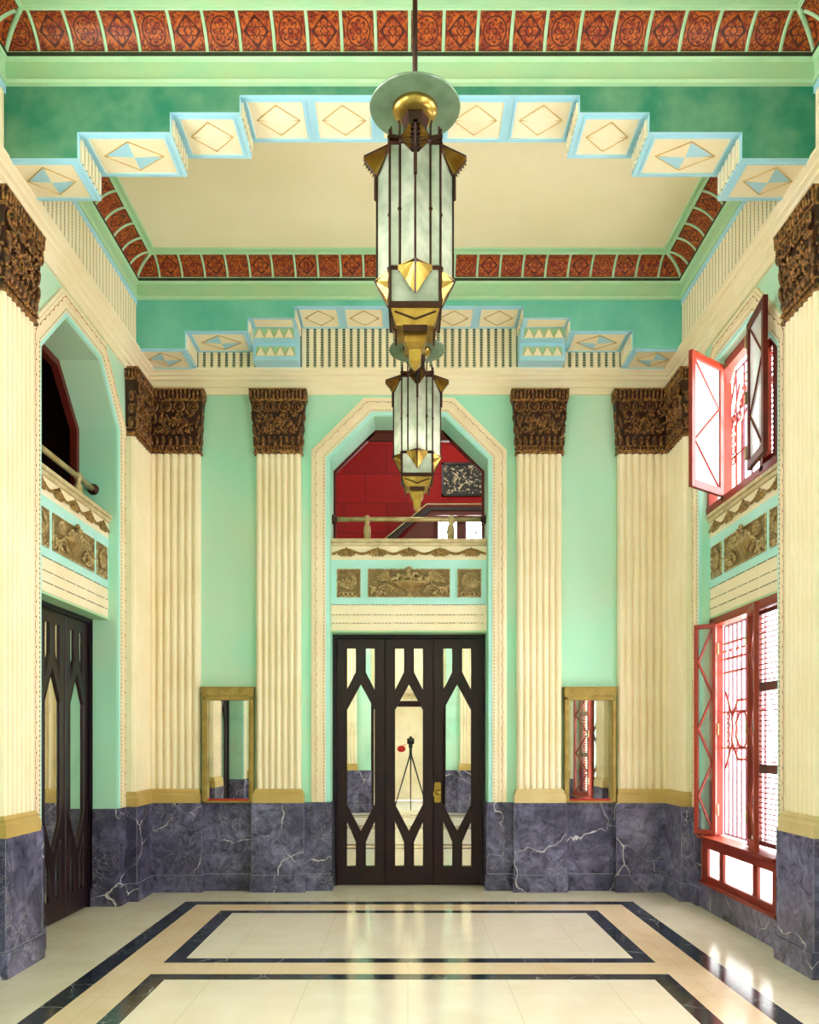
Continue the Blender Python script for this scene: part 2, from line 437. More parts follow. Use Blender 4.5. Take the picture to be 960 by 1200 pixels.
# ------------------------------------------------------------------ architrave / cornice ring
def ring_sweep(mb, x0,x1,y0,y1, prof, mats=None, uvseg=None, pitch=.212):
    """profile (p inward, z) swept round a rectangle of faces, mitred corners"""
    sides=[((x0,y1),(x1,y1),(0,-1)),((x1,y1),(x1,y0),(-1,0)),((x1,y0),(x0,y0),(0,1)),((x0,y0),(x0,y1),(1,0))]
    for (a,b,nrm) in sides:
        d=Vector((b[0]-a[0],b[1]-a[1])).normalized(); L=(Vector(b)-Vector(a)).length
        n=max(1,round(L/pitch)); 
        for i in range(len(prof)-1):
            (p0,z0),(p1,z1)=prof[i],prof[i+1]
            def pt(base, s, p, z): return (base[0]+d.x*s*p+nrm[0]*p, base[1]+d.y*s*p+nrm[1]*p, z)
            q=[pt(a,1,p0,z0),pt(b,-1,p0,z0),pt(b,-1,p1,z1),pt(a,1,p1,z1)]
            if mats: mb.mat(mats[i])
            uv=None
            if uvseg and i in uvseg:
                k=uvseg.index(i); v0=k/len(uvseg); v1=(k+1)/len(uvseg); off=.5 if n%2 else 0.
                f=lambda s:(s-L/2)/pitch+100+.5*(n%2==1)
                uv=[(f(p0),v0),(f(L-p0),v0),(f(L-p1),v1),(f(p1),v1)]
            mb.quad(*q, uv=uv)
mb=MB().mat(m_cream)
ring_sweep(mb, X0-WX, X0+WX, FY, BY, [(.0,4.965),(.022,4.965),(.022,5.03),(.035,5.035),(.035,5.085),(.06,5.1),(.06,5.125),(.09,5.135),(.09,5.15),(.125,5.165),(.125,5.19),(.06,5.19)])
tag(mb.build('trim_1', recalc=False), kind='structure')

# fluted frieze on side walls (bays 1,2) : backing + ribs
def ribs(mb, x0, x1, y, z0, z1, pitch=.072, w=.046, d=.018):
    n=max(1,round((x1-x0)/pitch)); p=(x1-x0)/n
    mb.mat(m_groove).box(x0,x1,y,y+.01,z0,z1)
    mb.mat(m_cream)
    for i in range(n):
        xc=x0+(i+.5)*p
        pts=[(xc-w/2,y),(xc-w/2+.006,y-d),(xc+w/2-.006,y-d),(xc+w/2,y)]
        mb.prismz([(a,b) for a,b in pts], z0, z1)
k=2
for side, sgn in (('left',1),('right',-1)):
    for (a,b) in ((5.70,7.84),(3.0,5.28)):
        mb=MB(); mb.M=FR(side)
        lo,hi=sorted((sgn*a,sgn*b))
        ribs(mb, lo, hi, -.088, 5.19, 5.585, d=.009, w=.042)
        mb.mat(m_lblue).box(lo,hi,-.10,-.06,5.585,5.64)
        mb.mat(m_cream).box(lo,hi,-.078,-.001,5.19,5.64)
        tag(mb.build('trim_%d'%k), kind='structure'); k+=1

# ------------------------------------------------------------------ ceiling + coves
mb=MB().mat(m_ceil)
mb.quad((X0-2.7,FY-.1,5.98),(X0+2.7,FY-.1,5.98),(X0+2.7,BY+.1,5.98),(X0-2.7,BY+.1,5.98))
tag(mb.build('ceiling', recalc=False), kind='structure')
cove=[]
for i in range(9):
    t=i/8; an=t*PI/2
    cove.append((.012+.175*(1-math.cos(an))*.55+.175*t*.45, 5.832+.125*math.sin(an)*.7+.125*t*.3))
prof=[(0,5.63),(.025,5.635),(.03,5.655),(.012,5.668),(.012,5.775),(.03,5.782),(.036,5.792),(.036,5.818),(.012,5.82),(.012,5.832)]
npre=len(prof)-1
prof=prof+cove[1:]
prof+= [(.20,5.957),(.205,5.968),(.235,5.968),(.245,5.98)]
m_dent=plain('dark_dentil_line',(30,44,30),(60,70,50),.7,120)
mats=[m_moul,m_rib,m_rib,m_moul,m_rib,m_rib,m_dent,m_moul,m_moul]+[m_tile]*8+[m_rib,m_moul,m_moul,m_moul]
for (a,b) in ((5.70,7.84),(3.0,5.28)):
    mb=MB(); x0,x1=X0-2.56,X0+2.56
    ring_sweep(mb,x0,x1,a,b,prof,mats,uvseg=list(range(npre,npre+8)))
    # ribs between tiles
    mb.mat(m_rib)
    sides=[((x0,b),(x1,b),(0,-1)),((x1,b),(x1,a),(-1,0)),((x1,a),(x0,a),(0,1)),((x0,a),(x0,b),(1,0))]
    for (p,q,nr) in sides:
        d=Vector((q[0]-p[0],q[1]-p[1])).normalized(); L=(Vector(q)-Vector(p)).length; n=max(1,round(L/.212)); 
        j=-40
        ss=[L/2+(jj+(.5 if n%2 else 0))*.212 for jj in range(-40,41)]
        for s in ss:
            if .1<s<L-.1:
                pts=[]
                for (pp,z) in cove:
                    if pp<=min(s,L-s): pts.append((p[0]+d.x*s+nr[0]*pp, p[1]+d.y*s+nr[1]*pp, z-.003))
                if len(pts)>2: mb.tube(pts,.011,5)
        mb.tube([(p[0]+d.x*pp+nr[0]*pp, p[1]+d.y*pp+nr[1]*pp, z-.004) for (pp,z) in cove],.016,6)
    for (pp,z) in (cove[0],cove[-1]):
        mb.tube([(x0+pp,a+pp,z),(x1-pp,a+pp,z),(x1-pp,b-pp,z),(x0+pp,b-pp,z)],.008,5,closed=True)
    tag(mb.build('trim_%d'%k, recalc=False), kind='structure'); k+=1

# ------------------------------------------------------------------ stepped beams
STEPS=[(2.10,2.60,5.178,'split'),(1.515,2.10,5.343,'split'),(1.075,1.515,5.468,'plain')]
ZC=5.577
def soffit_panel(mb, x0,x1,y0,y1,z,kind,sx=1):
    mb.mat(m_cream); mb.box(x0,x1,y0,y1,z-.004,z-.001)
    # raised light-blue border
    mb.mat(m_lblue)
    for a in ((x0-.012,x1+.012,y0-.012,y0),(x0-.012,x1+.012,y1,y1+.012),(x0-.012,x0,y0,y1),(x1,x1+.012,y0,y1)):
        mb.box(*a,z-.012,z-.001)
    cx,cy=(x0+x1)/2,(y0+y1)/2; hx,hy=(x1-x0)*.40,(y1-y0)*.40
    zz=z-.006
    P=[(cx,cy-hy,zz),(cx+hx,cy,zz),(cx,cy+hy,zz),(cx-hx,cy,zz)]
    mb.mat(m_gold).tube(P,.0055,4,closed=True)
    mb.mat(m_gold).tube([P[0],P[2]],.003,4); mb.tube([P[1],P[3]],.0045,4)
    # faceted diamond
    O=(cx,cy,z-.016)
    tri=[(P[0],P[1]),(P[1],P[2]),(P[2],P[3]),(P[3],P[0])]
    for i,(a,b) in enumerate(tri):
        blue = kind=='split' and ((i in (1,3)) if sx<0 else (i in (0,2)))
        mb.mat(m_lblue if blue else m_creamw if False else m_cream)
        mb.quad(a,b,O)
def make_beam(ya, yb, matf, back=False):
    root=empty('ceiling_beam', Matrix.Translation((X0,(ya+yb)/2,5.178)))
    L=Matrix.Translation((0,-(ya+yb)/2,-5.178))
    mb=MB(); mb.M=L
    def block(xa,xb,z):
        mb.mat(matf); mb.quad((xa,ya,z),(xb,ya,z),(xb,ya,5.98),(xa,ya,5.98)); mb.quad((xa,yb,z),(xb,yb,z),(xb,yb,5.98),(xa,yb,5.98))
        mb.mat(m_lblue); mb.quad((xa,ya,z),(xb,ya,z),(xb,yb,z),(xa,yb,z))
    block(-1.075,1.075,ZC)
    for (a,b,z,kd) in STEPS:
        block(a,b,z); block(-b,-a,z)
    zl=[ZC]+[s[2] for s in STEPS[::-1]]
    xr=[1.075,1.515,2.10]
    for x,zh,zlw in zip(xr,zl[:-1],zl[1:]):
        for s in (-1,1):
            mb.mat(m_lblue); mb.quad((s*x,ya,zlw),(s*x,yb,zlw),(s*x,yb,zh),(s*x,ya,zh))
    mb.build('beam_body', root, recalc=False)
    # riser ornament
    for x,zh,zlw in zip(xr,zl[:-1],zl[1:]):
        for s in (-1,1):
            r=MB(); r.M=L; n=6; yy0=ya+.03; pit=(yb-ya-.06)/n
            for i in range(n):
                yc=yy0+(i+.5)*pit
                r.mat(m_cream).box(min(s*x,s*(x-.014)),max(s*x,s*(x-.014)),yc-pit*.27,yc+pit*.27,zlw+.014,zh-.014)
                r.mat(m_groove).box(min(s*x,s*(x-.004)),max(s*x,s*(x-.004)),yc+pit*.36,yc+pit*.5,zlw+.014,zh-.014)
            r.build('fluted_riser', root)
    # soffit panels
    def sp(xa,xb,z,kd,sx):
        b=MB(); b.M=L; soffit_panel(b,xa,xb,ya+.045,yb-.045,z,kd,sx); b.build('diamond_panel',root,recalc=False)
    for i in range(5):
        w=2.15/5; xa=-1.075+i*w; sp(xa+.04,xa+w-.04,ZC,'plain',1)
    for (a,b,z,kd) in STEPS:
        if back and kd=='plain': continue
        for s in (-1,1):
            xa,xb=sorted((s*a,s*b)); ins=.05
            if s<0: sp(xa+ins,xb-ins,z,kd,s)
            else: sp(xa+ins,xb-ins,z,kd,s)
    if back:
        yf=8.28
        for (xa,xb,z0,z1,nm) in ((-1.075,1.075,5.19,ZC,1),(-2.10,-1.515,5.19,5.343,1),(1.515,2.10,5.19,5.343,1)):
            r=MB(); r.M=L; ribs(r,xa,xb,yf,z0,z1); r.build('fluted_frieze',root)
        for s in (-1,1):
            xa,xb=sorted((s*1.075,s*1.515))
            for (yz,z0,z1,flip) in ((8.04,5.362,5.468,0),(8.12,5.19,5.362,1)):
                r=MB(); r.M=L
                r.mat(m_lblue).box(xa,xb,yz,8.30,z0,z1)
                zz0,zz1=(z0+.008,z1-.006) if not flip else (5.235,5.325)
                r.mat(m_moul).box(xa+.03,xb-.03,yz-.004,yz,zz0,zz1)
                n=4; w=(xb-xa-.06)/n
                for i in range(n):
                    x=xa+.03+i*w
                    tri=[(x,zz0),(x+w,zz0),(x+w/2,zz1)] if not flip else [(x,zz0),(x+w,zz0),(x+w/2,zz1)]
                    r.mat(m_cream).prism(tri,yz-.016,yz-.003)
                    r.mat(m_gold).tube([(x,yz-.016,zz0),(x+w/2,yz-.016,zz1),(x+w,yz-.016,zz0)],.0035,4)
                r.build('zigzag_block',root)
            b=MB(); b.M=L; b.mat(m_cream).box(xa+.05,xb-.03,7.875,8.01,5.462,5.467); b.build('soffit_panel',root)
    return root
tag(make_beam(5.28,5.70,m_teal2), 'shaded teal stepped ceiling beam crossing the hall in the foreground, with diamond panels beneath', 'ceiling beam', 'stepped ceiling beams')
tag(make_beam(7.84,8.28,m_teal,True), 'teal stepped ceiling beam against the far wall above the fluted frieze', 'ceiling beam', 'stepped ceiling beams')
mb=MB().mat(m_teal2); mb.box(X0-2.6,X0+2.6,2.58,3.0,5.2,5.98)
tag(mb.build('trim_%d'%k), kind='structure'); k+=1

# ------------------------------------------------------------------ pilasters
def capital(mb, hb=.235, ht=.283, yb=-.082, yt=-.122):
    z0,z1=4.35,4.98
    def t_of(z): return (z-z0)/(z1-z0)
    def hw(z): t=t_of(z); return hb+(ht-hb)*(t**1.7)
    def yf(z): t=t_of(z); return yb+(yt-yb)*(t**1.7)
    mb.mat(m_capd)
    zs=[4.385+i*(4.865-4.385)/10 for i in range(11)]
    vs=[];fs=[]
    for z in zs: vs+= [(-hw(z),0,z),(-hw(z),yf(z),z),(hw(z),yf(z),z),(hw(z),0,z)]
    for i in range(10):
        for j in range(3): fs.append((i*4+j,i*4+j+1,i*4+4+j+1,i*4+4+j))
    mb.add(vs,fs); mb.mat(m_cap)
    # bottom fillets and beads
    mb.box(-hb-.008,hb+.008,yb-.012,0,4.35,4.372); mb.box(-hb-.002,hb+.002,yb-.004,0,4.372,4.39)
    n=15
    for i in range(n): mb.ball((-hb+.01+(2*hb-.02)*i/(n-1),yb-.012,4.402),.013,n=6,m=4)
    mb.tube([(-hb,0,4.424),(-hb-.004,yb-.006,4.424),(hb+.004,yb-.006,4.424),(hb,0,4.424)],.008,5)
    # upstanding leaves
    n=8
    for i in range(n):
        x=-hb+.03+(2*hb-.06)*i/(n-1)
        mb.ball((x,yf(4.47)-.006,4.47),.024,.022,.042,n=8,m=6); mb.ball((x,yf(4.5)-.02,4.503),.013,.014,.013,n=6,m=4)
    # rosettes in the middle
    for (x,z,R) in ((0,4.655,.042),(-.10,4.665,.032),(.10,4.665,.032),(-.055,4.575,.026),(.055,4.575,.026),(-.145,4.58,.028),(.145,4.58,.028),(0,4.56,.02)):
        y=yf(z)-.008
        mb.ring((x,y-.006,z),R*.62,.008,12,5); mb.ball((x,y-.01,z),R*.3,n=8,m=4)
        for q in range(7):
            a=2*PI*q/7; mb.ball((x+R*math.cos(a),y-.002,z+R*math.sin(a)),R*.3,R*.3,R*.3,n=6,m=4)
    # side acanthus strokes
    for s in (-1,1):
        for (dx,zz,h,an) in ((.035,4.66,.07,.25),(.015,4.56,.06,.1),(.09,4.735,.03,.9)):
            x=s*(hw(zz)-dx); rot=Matrix.Rotation(s*an,3,'Y')
            mb.ball((x,yf(zz)-.008,zz),.016,.022,h,n=8,m=6,rot=rot)
        for zz in (4.48,4.60,4.72):
            mb.ball((s*(hw(zz)-.002),yf(zz)*.55,zz),.02,.03,.05,n=8,m=6)
            mb.ball((s*(hw(zz)+.006),yf(zz)*.9,zz+.03),.012,n=6,m=4)
    # small connecting leaves
    rn=random.Random(3)
    for i in range(60):
        x=rn.uniform(-.2,.2); z=rn.uniform(4.54,4.75)
        mb.ball((x,yf(z)-.001,z),.013,.014,.024,n=6,m=4,rot=Matrix.Rotation(rn.uniform(-1.2,1.2),3,'Y'))
    # row of four ringed roundels
    for i in range(4):
        x=(-1.5+i)*.132; z=4.805; y=yf(z)-.012
        mb.ring((x,y-.004,z),.050,.010,16,5); mb.ring((x+.004,y-.002,z-.004),.028,.006,12,5); mb.ball((x+.008,y-.004,z-.008),.013,n=6,m=4)
        mb.ball((x+.066 if i<3 else x,y+.002,z-.04),.014,n=6,m=4)
    # abacus with ribs
    mb.box(-ht+.006,ht-.006,yt+.006,0,4.862,4.885)
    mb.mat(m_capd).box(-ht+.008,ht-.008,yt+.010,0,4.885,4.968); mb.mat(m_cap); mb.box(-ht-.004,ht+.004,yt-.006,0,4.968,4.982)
    n=15
    for i in range(n):
        x=-ht+.016+(2*ht-.032)*i/(n-1)
        mb.tube([(x,yt+.004,4.887),(x,yt-.0,4.966)],.0105,6)
    for s in (-1,1):
        for i in range(4):
            mb.tube([(s*(ht-.004),yt+.018+i*.032,4.887),(s*(ht-.004),yt+.018+i*.032,4.966)],.0095,5)
def pil_parts(root, T, hs=.222, hm=.26, plinth=m_tan, sh=0, hp=None):
    b=MB().mat(m_marb); b.M=T
    b.box(-hm,hm,-.11,-.0,.0,.883); b.box(-hm-.014,hm+.014,-.128,-.0,0,.165); b.mat(m_joint).box(-hm-.001,hm+.001,-.1115,-.0,.165,.171); b.box(-hm-.0008,-hm+.003,-.1112,-.106,.17,.883); b.box(hm-.003,hm+.0008,-.1112,-.106,.17,.883); b.build('marble_base',root,bevel=.003)
    T=T@Matrix.Translation((sh,0,0))
    hm=(hp+.006) if hp else hm
    b=MB().mat(plinth); b.M=T
    b.prismz([(-hm+.006,0),(-hm+.006,-.108),(hm-.006,-.108),(hm-.006,0)],.8831,.965)
    b.prismz([(-hm+.01,0),(-hm+.01,-.103),(hm-.01,-.103),(hm-.01,0)],.965,.985,[(-hm+.022,0),(-hm+.022,-.093),(hm-.022,-.093),(hm-.022,0)])
    b.box(-hm+.018,hm-.018,-.097,0,.985,1.0)
    b.prismz([(-hm+.02,0),(-hm+.02,-.094),(hm-.02,-.094),(hm-.02,0)],1.0,1.022,[(-hs-.004,0),(-hs-.004,-.082),(hs+.004,-.082),(hs+.004,0)])
    b.build('plinth',root)
    b=MB().mat(m_cream); b.M=T
    n=7; w=2*hs/n; pts=[(-hs,0),(-hs,-.05)]
    for i in range(n):
        xa=-hs+i*w
        pts+= [(xa+.004,-.052)]
        for q in range(5):
            a=PI*q/4; pts.append((xa+w/2-(w/2-.006)*math.cos(a), -.060-.022*math.sin(a)))
        pts+= [(xa+w-.004,-.052)]
    pts+= [(hs,-.05),(hs,0)]
    v=[(p[0],p[1],1.02) for p in pts]+[(p[0],p[1],4.352) for p in pts]; m=len(pts)
    b.add(v,[(i,i+1,m+i+1,m+i) for i in range(m-1)]); b.build('fluted_shaft',root)
    b=MB(); b.M=T; capital(b, hs+.012, hs+(.05 if hp else .06)); b.build('carved_capital',root,recalc=True)
OFF=Matrix.Translation((0,-.003,0))
GP='fluted pilasters with carved capitals'
def pilaster(side, c, label, plinth=m_tan):
    r=empty('pilaster', FR(side,c)@OFF, label=label, cat='pilaster', group=GP); pil_parts(r, Matrix(), plinth=plinth); return r
pL=pilaster('back',-1.30,'cream fluted pilaster with carved brown capital, left of the central arch')
pR=pilaster('back', 1.30,'cream fluted pilaster with carved brown capital, right of the central arch', m_tanr)
dup(pL, FR('left',5.51)@OFF,'cream fluted pilaster with large brown capital, cut by the left edge in the foreground')
dup(pR, FR('right',5.51)@OFF,'cream fluted pilaster with large brown capital, cut by the right edge in the foreground')
for cx in (-1.30,1.30): dup(pL, FR('front',cx)@OFF,'cream fluted pilaster beside the entrance, seen reflected in the door glass')
dup(pL, FR('left',2.77)@OFF,'cream fluted pilaster on the left wall nearer the entrance, seen only in reflections')
dup(pR, FR('right',2.77)@OFF,'cream fluted pilaster on the right wall nearer the entrance, seen only in reflections')
def corner(sx, yface, label, fs=1):
    r=empty('corner_pilaster', Matrix.Translation((X0+sx*(WX-.11),yface,0)), label=label, cat='pilaster', group=GP)
    inv=r.matrix_world.inverted()
    hs,hm=.253,.243
    pil_parts(r, inv@FR('back' if fs>0 else 'front', (sx if fs>0 else -sx)*(WX-.11-hm))@OFF, hs, hm, sh=sx*.04, hp=.271)
    pil_parts(r, inv@FR('left' if sx<0 else 'right', yface-fs*hm)@OFF, hs, hm, sh=-sx*.04, hp=.271)
    return r
corner(-1,8.28,'cream fluted pilaster folded into the far left corner, with brown capital')
corner( 1,8.28,'cream fluted pilaster folded into the far right corner, beside the shuttered window')

# ------------------------------------------------------------------ arch surround
def octo(hw, fh, zs, zt, z0): return [(-hw,z0),(-hw,zs),(-fh,zt),(fh,zt),(hw,zs),(hw,z0)]
def walk(P, step):
    out=[]
    for a,b in zip(P[:-1],P[1:]):
        A=Vector(a);B=Vector(b); L=(B-A).length; n=max(1,round(L/step))
        for i in range(n): out.append((A.lerp(B,(i+.5)/n),(B-A).normalized(),L/n))
    return out
m_dot=plain('brown_painted_beads',(186,124,88),(160,98,66),.5,30)
m_dot2=plain('grey_painted_dashes',(124,132,112),(150,150,126),.5,30)
def surround(M, z0=.886):
    mb=MB(); mb.M=M
    def band(h0,f0,s0,t0,h1,f1,s1,t1,ya,m):
        A=octo(h0,f0,s0,t0,z0);B=octo(h1,f1,s1,t1,z0); mb.mat(m)
        for i in range(5):
            a,b,c,d=A[i],A[i+1],B[i+1],B[i]
            v=[(p[0],y,p[1]) for y in (ya,0) for p in (a,b,c,d)]
            mb.add(v,[(0,1,2,3),(4,7,6,5),(0,4,5,1),(3,2,6,7),(0,3,7,4),(1,5,6,2)])
    band(.80,.358,4.325,4.76,.835,.374,4.34,4.795,-.014,m_mintb)
    band(.835,.374,4.34,4.795,.90,.405,4.375,4.86,-.022,m_creamw)
    band(.90,.405,4.375,4.86,.955,.44,4.40,4.91,-.03,m_creamw)
    band(.955,.44,4.40,4.91,.978,.45,4.41,4.935,-.022,m_cream)
    # scalloped cord along outside, fine dashes inside
    mb.mat(m_dot)
    for (p,d,L) in walk(octo(.93,.42,4.385,4.885,z0),.105):
        nrm=Vector((-d.y,d.x)); pts=[]
        for q in range(5):
            t=-.5+q/4; off=.012*math.cos(t*PI)-.004
            w=p+d*(t*L*.92)+nrm*off; pts.append((w.x,-.031,w.y))
        mb.tube(pts,.0022,3)
        e=p+d*(L*.5); mb.ball((e.x,-.033,e.y),.006,n=5,m=3)
    mb.mat(m_dot2)
    for (p,d,L) in walk(octo(.852,.383,4.35,4.81,z0),.035):
        a=p-d*.009; b=p+d*.009; mb.tube([(a.x,-.023,a.y),(b.x,-.023,b.y)],.004,3)
    return mb
for side,c in (('back',0),('left',6.79),('right',6.79),('left',4.14),('right',4.14)):
    tag(surround(FR(side,c)).build('trim_%d'%k), kind='structure'); k+=1

# ------------------------------------------------------------------ parapets with reliefs
def leafpts(mb, x, z, y, L, w, an):
    mb.ball((x+math.sin(an)*L/2,y,z+math.cos(an)*L/2), w, .014, L/2, n=8, m=6, rot=Matrix.Rotation(an,3,'Y'))
def relief_side(mb, x0,x1,z0,z1,y,flip):
    mb.mat(m_reld).box(x0,x1,y-.003,y+.002,z0,z1); mb.mat(m_rel)
    for a in ((x0,x1,z0,z0+.008),(x0,x1,z1-.008,z1),(x0,x0+.008,z0,z1),(x1-.008,x1,z0,z1)): mb.box(a[0],a[1],y-.014,y,a[2],a[3])
    cx=(x0+x1)/2; cz=(z0+z1)/2; s=-1 if flip else 1
    # crescent of plume
    for R,rr in ((.10,.011),(.082,.008)):
        pts=[]; 
        for i in range(9):
            a=PI*.45+PI*.95*i/8; pts.append((cx+s*(.03+R*math.cos(a)),y-.014,cz+.015+R*.95*math.sin(a)))
        mb.tube(pts,[rr*.3+rr*.9*math.sin(PI*i/8) for i in range(9)],6)
    for i in range(7):
        a=s*(-.9+i*.33); leafpts(mb,cx+s*.01,cz-.06,y-.012,.10+.02*(i%2),.014,a)
    for i in range(4):
        mb.ring((cx+s*(-.06+i*.045),y-.012,z0+.032),.02,.006,10,4)
    for i in range(5): mb.ball((cx+s*(.02+.02*i),y-.014,cz-.01+.02*((i*7)%3)),.012,n=6,m=4)
def relief_mid(mb, x0,x1,z0,z1,y):
    mb.mat(m_reld).box(x0,x1,y-.003,y+.002,z0,z1); mb.mat(m_rel)
    for a in ((x0,x1,z0,z0+.008),(x0,x1,z1-.008,z1),(x0,x0+.008,z0,z1),(x1-.008,x1,z0,z1)): mb.box(a[0],a[1],y-.014,y,a[2],a[3])
    cx=(x0+x1)/2
    # bowl
    prof=[(.012,0),(.03,.01),(.014,.03),(.03,.05),(.09,.085),(.165,.115),(.205,.135),(.215,.15),(.2,.155)]
    n=14; vs=[];fs=[]
    for (r,h) in prof:
        for q in range(n+1):
            a=PI*q/n; vs.append((cx+r*math.cos(a), y-.004-r*.3*math.sin(a), z0+.008+h))
    for i in range(len(prof)-1):
        for q in range(n): fs.append((i*(n+1)+q,i*(n+1)+q+1,(i+1)*(n+1)+q+1,(i+1)*(n+1)+q))
    mb.add(vs,fs,smooth=True)
    mb.tube([(cx-.215,y-.02,z0+.163),(cx,y-.055,z0+.163),(cx+.215,y-.02,z0+.163)],.008,6)
    # fruit heap
    rn=random.Random(5)
    for i in range(34):
        t=rn.uniform(-1,1); h=(1-abs(t))*.085+.01
        mb.ball((cx+t*.19,y-.028-rn.uniform(0,.014),z0+.175+rn.uniform(0,h)),rn.uniform(.014,.022),n=7,m=5)
    # central pineapple
    mb.ball((cx,y-.036,z0+.225),.028,.024,.05,n=10,m=8)
    for j in range(5):
        for i in range(4): mb.ball((cx-.024+i*.016,y-.058,z0+.19+j*.018),.008,n=5,m=3)
    for a in (-.8,-.4,0,.4,.8): leafpts(mb,cx,z0+.265,y-.034,.045,.009,a)
    # handles, bead swags and rays
    for s in (-1,1):
        for R,rr in ((.095,.012),(.072,.007)):
            mb.tube([(cx+s*(.235+R*math.cos(a)),y-.016,z0+.012+R*1.15*math.sin(a)) for a in [PI*i/8 for i in range(5)]+[PI*.62,PI*.75,PI*.9]],rr,6)
        for i in range(9):
            mb.ball((cx+s*(.225+i*.022),y-.018,z0+.145-.05*math.sin(i/8*PI*.8)),.011,n=6,m=4)
        for i in range(9):
            a=s*(.35+i*.16); leafpts(mb,cx+s*.18,z0+.17,y-.010,.11+.09*(i/9),.010,a)
        for i in range(5):
            leafpts(mb,cx+s*(.39),z0+.02+.02*i,y-.012,.07,.013,-s*(.4+.35*i))
        for i in range(6): mb.ball((cx+s*(.24+.02*i),y-.012,z0+.035+.012*(i%3)),.013,n=6,m=4)
        mb.ring((cx+s*.30,y-.012,z0+.035),.022,.006,10,4)
m_ledge=plain('pale_worn_ledge_wood',(216,200,160),(190,170,126),.5,12)
def parapet(M, label):
    r=empty('balcony_parapet', M@Matrix.Translation((0,.075,2.6)), label=label, cat='balcony parapet', group='balcony parapets above the openings')
    T=Matrix.Translation((0,0,-2.6))
    W=HW-.002
    b=MB(); b.M=T
    b.mat(m_cream).box(-W,W,.012,.28,2.60,3.47); b.mat(m_mintb).box(-W,W,0,.0121,2.88,3.33)
    b.mat(m_cream).box(-W,W,.0,.0121,3.33,3.47)
    for (z0,z1,y) in ((2.778,2.872,.004),(2.694,2.770,.000),(2.62,2.686,.004)): b.box(-W,W,y,.0121,z0,z1)
    b.mat(m_moul).box(-W,W,.0,.2,2.596,2.612)
    b.mat(m_dot2)
    for z,s_ in ((2.876,.034),(2.774,.036),(2.690,.036)):
        n=int(2*W/s_)
        for i in range(n):
            if (i%6)!=5: x=-W+(i+.5)*s_; b.box(x-.008,x+.008,-.002,.006,z-.003,z+.003)
    b.build('panelled_face',r)
    b=MB(); b.M=T; b.mat(m_ledge).box(-W,W,-.035,.30,3.505,3.54); b.box(-W,W,-.02,.28,3.47,3.505); b.build('ledge',r,bevel=.006)
    b=MB(); b.M=T; b.mat(m_gar)
    P=.316; pts=[]
    for i in range(61):
        x=-W+.01+(2*W-.02)*i/60; pts.append((x,-.008,3.415+.022*math.cos(2*PI*x/P)))
    b.tube(pts,.009,5); b.tube([(p[0],p[1]-.004,p[2]-.012) for p in pts],.006,5)
    for i in range(-2,3):
        x=i*P
        for a in (-1.9,-2.35,-2.8,PI,2.8,2.35,1.9):
            L=.065+.03*abs(math.sin(a)); leafpts(b,x,3.43,-.012,L,.014,a)
        b.ball((x,-.018,3.425),.016,n=8,m=5); b.ball((x,-.014,3.448),.01,n=6,m=4)
        for s in (-1,1): b.ball((x+s*.075,-.012,3.385),.012,n=6,m=4); b.ball((x+s*.05,-.014,3.37),.011,n=6,m=4)
    b.build('garland',r)
    b=MB(); b.M=T; relief_mid(b,-.415,.415,2.95,3.237,0); b.build('fruit_bowl_relief',r)
    for s in (-1,1):
        x0,x1=sorted((s*.49,s*.73)); b=MB(); b.M=T; relief_side(b,x0,x1,2.95,3.237,0,s<0); b.build('plume_relief',r)
    return r
par=parapet(FR('back'),'balcony parapet with gilt fruit bowl relief above the central three-leaf door')
dup(par, FR('left',6.79)@Matrix.Translation((0,.075,2.6)),'balcony parapet with gilt reliefs above the left wall door')
dup(par, FR('right',6.79)@Matrix.Translation((0,.075,2.6)),'balcony parapet with dark gilt reliefs between the two right windows')
for side in ('right','left'):
    mb=MB().mat(m_cream); mb.M=FR(side,4.14); mb.box(-HW+.002,HW-.002,.075,.3,2.6,3.54); tag(mb.build('trim_%d'%k),kind='structure'); k+=1
mb=MB().mat(m_cream); mb.M=FR('front'); mb.box(-HW+.002,HW-.002,.075,.3,2.6,4.749); tag(mb.build('trim_%d'%k),kind='structure'); k+=1  # filler panel added to keep sky light out of the front upper opening

def handrail(M,label):
    r=empty('handrail', M@Matrix.Translation((0,.21,3.54)), label=label, cat='handrail', group='brass balcony handrails')
    b=MB().mat(m_oldbr); b.tube([(-HW+.004,0,.235),(HW-.004,0,.235)],.025,12); b.build('rail',r)
    for x in (-.43,.43):
        b=MB().mat(m_oldbr); b.lathe([(.042,0),(.042,.03),(.036,.04),(.038,.12),(.034,.16),(.020,.19),(.03,.205),(.034,.235),(.032,.262),(.016,.275)],(x,0,0),16); b.build('post',r)
    for s in (-1,1):
        b=MB().mat(m_bronze); b.lathe([(.05,0),(.05,.012),(.036,.02),(.032,.05)],(s*(HW-.002),0,.235),16,M=Matrix.Rotation(-s*PI/2,3,'Y'))
        for q in range(4): b.ball((s*(HW-.014),.038*math.cos(q*PI/2+.7),.235+.038*math.sin(q*PI/2+.7)),.006,n=5,m=3)
        b.build('wall_flange',r)
    return r
hr=handrail(FR('back'),'brass handrail on posts across the opening above the central door')
dup(hr, FR('left',6.79)@Matrix.Translation((0,.21,3.54)),'brass handrail with round wall flange in the left arch opening')

